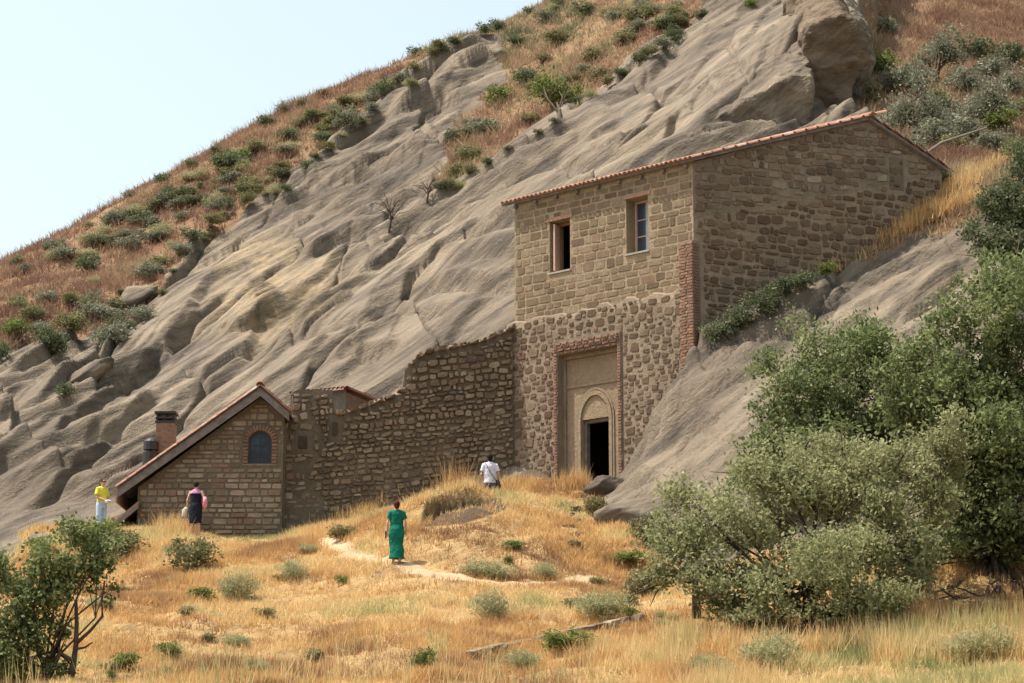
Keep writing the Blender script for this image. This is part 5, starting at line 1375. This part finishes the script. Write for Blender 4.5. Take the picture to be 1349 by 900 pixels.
# thin tree low on the left
A = ground(62, 44); k = mpp(44)
def tp_(u, v, dy=0.0): return P(u, v, 44 + dy)
lim = [[(tp_(92,905), .07), (tp_(96,880), .06), (tp_(100,850,.1), .05), (tp_(101,822,.1), .042), (tp_(100,790,.1), .03)], [(tp_(98,872), .045), (tp_(80,860,-.1), .04), (tp_(68,885,-.1), .05), (tp_(55,908), .06)],
       [(tp_(100,848,.1), .04), (tp_(120,830,.1), .033), (tp_(135,812,.1), .028), (tp_(134,790,.2), .022), (tp_(138,765,.2), .014)], [(tp_(101,855), .03), (tp_(112,853), .022), (tp_(122,846), .012)],
       [(tp_(50,908), .07), (tp_(40,870), .055), (tp_(22,850), .045), (tp_(8,820), .03)]]
tree('almond_tree', 'thin young tree with bright leaves and dark forked stems in the dry grass', A, [lob(20,800,44,42,40),lob(70,790,44,34,34),lob(30,850,44,36,30),lob(100,755,44.3,34,28),lob(60,745,44,34,24),lob(120,720,44.4,32,26),lob(5,880,43.8,40,24),lob(100,700,44.3,26,18),lob(140,780,44.3,16,16),lob(-30,830,44,50,50),lob(128,745,44.4,22,16),lob(75,880,44,16,16),lob(45,775,44.2,40,34),lob(80,830,44.2,26,20),lob(0,760,44.4,40,26),lob(140,715,44.6,20,16)], 'juicy', 15000, (.09, .055), .22, 480, .05, 305, .25, lim)
# trees on the hill
tree('hill_tree', 'yellow-green tree with dark forked trunk in the hollow above the slab', hit(738, 158, 90), [lob(735,118,104,28,22),lob(715,112,104,22,18),lob(755,128,104,16,16)], 'bright', 2600, (.17, .08), .5, 90, .09, 311, .4)
for (u, v, lb, sc_, kd) in [(1205,192,'grey-leaved tree with dark trunk rising behind the gatehouse ridge',1.0,'grey'),(1237,110,'dark-trunked grey tree higher on the slope behind the gatehouse',.8,'grey'),(1300,175,'small grey tree standing on yellow bushes behind the gatehouse',.7,'grey')]:
    q = hit(u, v, 76); Y = q[1]
    tree('olive_tree', lb, q, [lob(u, v - 60 * sc_, Y, 30 * sc_, 26 * sc_), lob(u - 22 * sc_, v - 40 * sc_, Y, 22 * sc_, 20 * sc_), lob(u + 24 * sc_, v - 44 * sc_, Y, 24 * sc_, 22 * sc_), lob(u + 8 * sc_, v - 82 * sc_, Y, 20 * sc_, 16 * sc_)], kd, 2600, (.13, .06), .4, 100, .10 * sc_, 320 + u, .4)
# bare tree and dead snags
def bare(u, v, hpx, label, seed, y0, lean=.2):
    r_ = np.random.default_rng(seed); q = hit(u, v, y0); k = mpp(q[1]); H_ = hpx * k
    E = empty('bare_tree', tuple(q), label, 'tree'); mb = MB(); stem = [(0, 0, -.1), (lean * H_ * .3, 0, H_ * .3), (lean * H_ * .2, 0, H_ * .5)]
    mb.tube(stem, [.05, .04, .03], 6); mb.build('trunk', M_bark, E)
    bm_ = MB()
    for i in range(16):
        s0 = np.array(stem[1 + i % 2]); a = r_.uniform(0, 6.28); e = s0 + np.array([math.cos(a) * H_ * .4, math.sin(a) * H_ * .3, r_.uniform(.15, .55) * H_]); m_ = (s0 + e) / 2 + np.array([0, 0, .08 * H_])
        bm_.tube([s0, m_, e], [.02, .014, .006], 5)
        for _ in range(2): e2 = m_ + (e - m_) * .6 + r_.normal(0, .12, 3) * H_; bm_.tube([m_, e2], [.011, .005], 4)
    bm_.build('branches', M_bark, E)
bare(512, 306, 52, 'leafless little tree rooted in the middle of the bare slab', 5, 74)
bare(562, 268, 34, 'leafless shrub under the long rock ledge', 6, 74)
q = ground(918, 50); E = empty('dead_snag', tuple(q), 'dark dead stump with bent bare branches beside the silvery tree', 'tree'); mb = MB()
def rel(u, v, dy=0): return P(u, v, 50 + dy) - q
mb.tube([rel(918, 815), rel(917, 780), rel(915, 765)], [.11, .09, .07], 7)
mb.build('trunk', M_bark, E); mb = MB()
mb.tube([rel(915, 766), rel(892, 765, -.1), rel(860, 772, -.2), rel(832, 785, -.3)], [.06, .045, .03, .012], 6); mb.tube([rel(880, 767, -.1), rel(865, 780, -.2), rel(856, 800, -.2)], [.025, .018, .008], 5); mb.tube([rel(915, 770), rel(925, 760), rel(950, 750)], [.05, .035, .02], 6)
mb.build('branches', M_bark, E)
E2 = tag(MB().tube([P(1205, 212, 76), P(1240, 188, 76.3), P(1270, 178, 76.6), P(1300, 168, 77)], [.05, .06, .05, .03], 6).build('fallen_branch', M_twig), 'pale fallen branch lying on the slope right of the gatehouse roof', 'branch')

# ================================================================== PEOPLE
M_skin = plain('skin', (.50, .31, .22), .08, 6, .6, .3, .05)
def cloth(name, c, var=.12): return plain(name, c, var, 7, .85, .15, .2)
def person(u, vf, Y, height, face, label, build):
    """body facing +y when face = 0; a single skin with hair, clothes and what is worn as parts"""
    if Y is None: x, Y, z = hit(u, vf, 50); Y = float(Y); height = height * Y / FPX       # height given in picture pixels
    else: x = (u - CU) / FPX * Y; z = float(tz(x, Y))
    k = height / 1.70
    E = empty('person', (x, Y, z), label, 'person', None, face); E.scale = (k, k, k)
    return E
def body(E, armL, armR, legs=((-.09, 0), (.09, 0)), head_turn=0.0, head_tilt=0.0):
    mb = MB()
    mb.rings([(0, 0, .84, .155, .10), (0, 0, .92, .168, .115), (0, 0, 1.04, .135, .09), (0, .005, 1.18, .15, .10), (0, .01, 1.32, .17, .105), (0, .0, 1.41, .15, .085), (0, -.005, 1.45, .07, .06)], 16)
    mb.tube([(0, -.005, 1.42), (0, .01, 1.53)], [.055, .05], 10)
    c, s_ = math.cos(head_turn), math.sin(head_turn)
    h = lambda x, y, z: (x * c - y * s_, x * s_ + y * c + .012, z)
    mb.ball(h(0, 0, 1.605), (.076, .093, .108), 16, 12); mb.ball(h(0, .03, 1.545), (.055, .06, .055), 12, 8)
    mb.ball(h(0, .098, 1.592), (.014, .02, .022), 8, 6)
    for q in (-1, 1): mb.ball(h(q * .078, -.01, 1.598), (.012, .02, .03), 8, 6)
    for (lx, ly) in legs:
        mb.tube([(lx * .85, 0, .90), (lx, ly * .4 + .01, .49), (lx, ly - .01, .30), (lx, ly, .07)], [.088, .058, .056, .036], 10)
        mb.tube([(lx, ly - .05, .045), (lx, ly + .08, .04), (lx * 1.05, ly + .17, .028)], [.04, .043, .028], 8)
    for (arm, q) in ((armL, -1), (armR, 1)):
        sh_, el_, wr_ = [np.array(a, float) for a in ((q * .175, 0, 1.385), arm[0], arm[1])]
        mb.tube([sh_ + np.array([-q * .05, 0, .0]), sh_, (sh_ + el_) / 2, el_, (el_ + wr_) / 2, wr_], [.05, .052, .045, .036, .035, .025], 10)
        d = (wr_ - el_) / np.linalg.norm(wr_ - el_); sd_ = np.cross(d, (1, 0, 0)); sd_ /= np.linalg.norm(sd_) + 1e-9
        pm = wr_ + d * .05; mb.tube([wr_, pm, wr_ + d * .095], [(.016, .03), (.016, .042), (.014, .038)], 8)
        for f_, (o_, L_) in enumerate(((-.028, .065), (-.010, .078), (.010, .074), (.027, .058))):
            r0 = wr_ + d * .088 + sd_ * o_; r1 = r0 + d * L_ * .55 + np.array([-q * .008, 0, 0]); mb.tube([r0, r1, r1 + d * L_ * .45 + np.array([-q * .018, 0, 0])], [.0095, .009, .0075], 6)
        r0 = wr_ + d * .03 + sd_ * .03; mb.tube([r0, r0 + d * .035 + sd_ * .03, r0 + d * .07 + sd_ * .035], [.012, .011, .009], 6)
    bo = mb.build('body', M_skin, E, remesh=.0085)
    ey = MB()
    for q in (-1, 1): ey.ball(h(q * .03, .086, 1.612), (.013, .008, .008), 8, 6)
    ey.build('eyes', M_black, E); mo = MB(); mo.ball(h(0, .088, 1.55), (.024, .008, .007), 8, 5); mo.build('mouth', cloth('lips', (.35, .12, .10)), E)
    return h
def hair(E, h, m, rings=None, bun=False):
    mb = MB(); mb.ball(h(0, -.018, 1.625), (.088, .098, .105), 16, 10)
    if rings: mb.ball(h(0, -.06, 1.56), (.07, .05, .07), 12, 8)
    if bun: mb.ball(h(0, -.10, 1.65), (.045, .045, .045), 10, 8)
    mb.build('hair', m, E, smooth=True)
def sleeve(mb, arm, q, t, r):
    sh_ = np.array((q * .165, 0, 1.385)); el_ = np.array(arm[0], float); wr_ = np.array(arm[1], float)
    if t <= 1: e = sh_ + (el_ - sh_) * t; mb.tube([sh_ + np.array([-q * .06, 0, .01]), sh_, e], [r, r * 1.05, r * 1.02], 10)
    else: e = el_ + (wr_ - el_) * (t - 1); mb.tube([sh_ + np.array([-q * .06, 0, .01]), sh_, el_, e], [r, r * 1.05, r * .85, r * .72], 10)

def fold(o, a):
    tx = bpy.data.textures.new('folds', 'CLOUDS'); tx.noise_scale = .11
    md = o.modifiers.new('folds', 'DISPLACE'); md.texture = tx; md.strength = a; md.mid_level = .5; md.texture_coords = 'LOCAL'
# woman in the long green dress, walking away
aL = ((-.245, -.02, 1.12), (-.25, .02, .88)); aR = ((.245, -.02, 1.12), (.26, .03, .89))
E = person(522, 743, None, 83, 0.08, 'person in long emerald green dress with dark red hair walking up the path', 0)
h = body(E, aL, aR, ((-.08, .05), (.09, -.06)))
M_green = cloth('emerald_cloth', (.005, .125, .085), .3)
mb = MB(); mb.rings([(.01, -.01, .14, .225, .19), (.0, -.02, .22, .19, .165), (.015, -.01, .34, .20, .165), (-.01, 0, .55, .185, .145), (0, -.01, .82, .22, .16), (0, -.01, .93, .215, .15), (0, 0, 1.06, .175, .12), (0, .005, 1.2, .185, .125), (0, .01, 1.33, .205, .125), (0, 0, 1.42, .165, .1), (0, -.005, 1.47, .085, .07)], 20); sleeve(mb, aL, -1, .62, .075); sleeve(mb, aR, 1, .62, .075)
dr_ = mb.build('dress', M_green, E, remesh=.012); fold(dr_, .035); hair(E, h, cloth('dark_red_hair', (.075, .010, .012), .3), True)
mb = MB(); mb.box(-.31, -.27, -.05, .09, .70, .88); mb.build('handbag', M_black, E)
mb = MB()
for (lx, ly) in ((-.08, .05), (.09, -.06)): mb.tube([(lx, ly - .06, .03), (lx, ly + .08, .03), (lx, ly + .18, .02)], [.046, .048, .034], 8)
mb.build('shoes', cloth('brown_leather', (.16, .09, .05)), E)

# woman in the dark dress with pink shawl, seen from behind
aL = ((-.27, -.03, 1.13), (-.26, .03, .90)); aR = ((.29, -.03, 1.14), (.25, .06, .92))
E = person(255, 704, 68.6, 1.66, -.15, 'person in dark sleeveless dress and pink shawl standing before the house', 0)
h = body(E, aL, aR)
mb = MB(); mb.rings([(0, 0, .42, .20, .16), (0, 0, .6, .205, .155), (0, 0, .85, .21, .15), (0, 0, .95, .205, .145), (0, 0, 1.06, .17, .12), (0, .005, 1.2, .18, .125), (0, .01, 1.32, .185, .12), (0, 0, 1.40, .12, .09)], 18)
fold(mb.build('dress', cloth('midnight_cloth', (.012, .012, .022), .3), E, remesh=.012), .03); hair(E, h, cloth('dark_hair', (.02, .014, .012), .3), None, True)
mb = MB(); mb.rings([(0, 0, 1.33, .215, .135), (0, 0, 1.40, .18, .115), (0, -.005, 1.47, .09, .075)], 18); mb.build('shawl', cloth('pink_shawl', (.42, .20, .36)), E, remesh=.014)
mb = MB(); mb.tube([(.30, -.06, 1.22), (.32, -.07, 1.05), (.30, -.04, .93), (.27, .0, .86)], [(.05, .06), (.075, .09), (.07, .08), (.03, .04)], 10); mb.build('jacket_over_arm', cloth('rose_cloth', (.62, .24, .30)), E, smooth=True)
mb = MB(); mb.rings([(-.35, .02, .58, .09, .06), (-.35, .02, .65, .11, .075), (-.34, .02, .85, .095, .06), (-.32, .02, .93, .03, .03)], 12); mb.tube([(-.32, .02, .92), (-.285, .02, 1.0), (-.25, .03, .90)], [.012, .012, .012], 6); mb.build('shoulder_bag', cloth('beige_canvas', (.42, .36, .27)), E, smooth=True)
mb = MB()
for lx in (-.09, .09): mb.tube([(lx, -.06, .03), (lx, .08, .03), (lx, .18, .02)], [.046, .048, .034], 8)
mb.build('shoes', M_black, E)

# person in yellow shirt, turned towards the house
aL = ((-.24, .03, 1.12), (-.12, .24, 1.03)); aR = ((.24, .03, 1.12), (.10, .26, 1.02))
E = person(130, 712, 67.6, 1.66, math.radians(-128), 'person in yellow shirt and light blue trousers with sunglasses beyond the green bush', 0)
h = body(E, aL, aR)
mb = MB(); mb.rings([(0, 0, .98, .175, .125), (0, .0, 1.1, .175, .125), (0, .005, 1.22, .18, .13), (0, .01, 1.33, .2, .125), (0, 0, 1.42, .16, .1), (0, -.005, 1.46, .085, .07)], 18); sleeve(mb, aL, -1, .75, .07); sleeve(mb, aR, 1, .75, .07)
fold(mb.build('shirt', cloth('yellow_cloth', (.62, .56, .07)), E, remesh=.012), .03); hair(E, h, cloth('brown_hair', (.05, .028, .018), .3), True)
mb = MB(); mb.rings([(0, 0, .80, .185, .135), (0, 0, .93, .185, .13), (0, 0, 1.01, .165, .12)], 16)
for lx in (-.09, .09): mb.tube([(lx * .95, 0, .88), (lx, .01, .49), (lx, 0, .09)], [.105, .085, .075], 12)
mb.build('trousers', cloth('light_blue_cloth', (.40, .50, .68)), E, remesh=.014)
mb = MB(); mb.tube([h(-.075, .075, 1.615), h(0, .108, 1.615), h(.075, .075, 1.615)], [(.012, .02)] * 3, 8); mb.build('sunglasses', M_black, E, smooth=True)
mb = MB(); mb.ball((0, .29, .98), (.12, .07, .06), 12, 8); mb.build('white_bundle', cloth('white_cloth', (.72, .72, .75)), E, smooth=True)
mb = MB()
for lx in (-.09, .09): mb.tube([(lx, -.06, .03), (lx, .08, .03), (lx, .18, .02)], [.046, .048, .034], 8)
mb.build('shoes', M_black, E)

# man in white T-shirt behind the mound
aL = ((-.25, -.02, 1.12), (-.22, .10, .90)); aR = ((.26, -.02, 1.12), (.24, .08, .90))
E = person(645, 660, 67.3, 1.76, .1, 'person in white T-shirt with strap across the back walking behind the mound', 0)
h = body(E, aL, aR, ((-.09, .06), (.09, -.08)))
mb = MB(); mb.rings([(0, 0, .86, .195, .14), (0, 0, 1.0, .185, .13), (0, .005, 1.2, .19, .13), (0, .01, 1.33, .205, .128), (0, 0, 1.42, .165, .1), (0, -.005, 1.47, .085, .07)], 18); sleeve(mb, aL, -1, .7, .072); sleeve(mb, aR, 1, .7, .072)
fold(mb.build('shirt', cloth('white_cotton', (.62, .60, .68)), E, remesh=.012), .03); hair(E, h, cloth('black_hair', (.012, .01, .01), .3), True)
mb = MB(); mb.rings([(0, 0, .80, .185, .135), (0, 0, .93, .185, .13), (0, 0, 1.0, .165, .12)], 16)
for lx, ly in ((-.09, .06), (.09, -.08)): mb.tube([(lx * .95, 0, .88), (lx, ly * .4 + .01, .49), (lx, ly, .09)], [.105, .08, .07], 12)
mb.build('trousers', cloth('grey_cloth', (.09, .085, .11)), E, remesh=.014)
mb = MB(); mb.tube([(-.13, -.06, 1.44), (-.06, -.145, 1.28), (.08, -.15, 1.05), (.2, -.08, .9)], [(.018, .006)] * 4, 6); mb.build('strap', M_black, E)
mb = MB(); mb.rings([(.24, -.03, .68, .06, .09), (.25, -.03, .78, .075, .11), (.22, -.03, .95, .05, .08)], 12); mb.build('shoulder_bag', M_black, E, smooth=True)
mb = MB()
for lx, ly in ((-.09, .06), (.09, -.08)): mb.tube([(lx, ly - .06, .03), (lx, ly + .08, .03), (lx, ly + .18, .02)], [.046, .048, .034], 8)
mb.build('shoes', M_black, E)
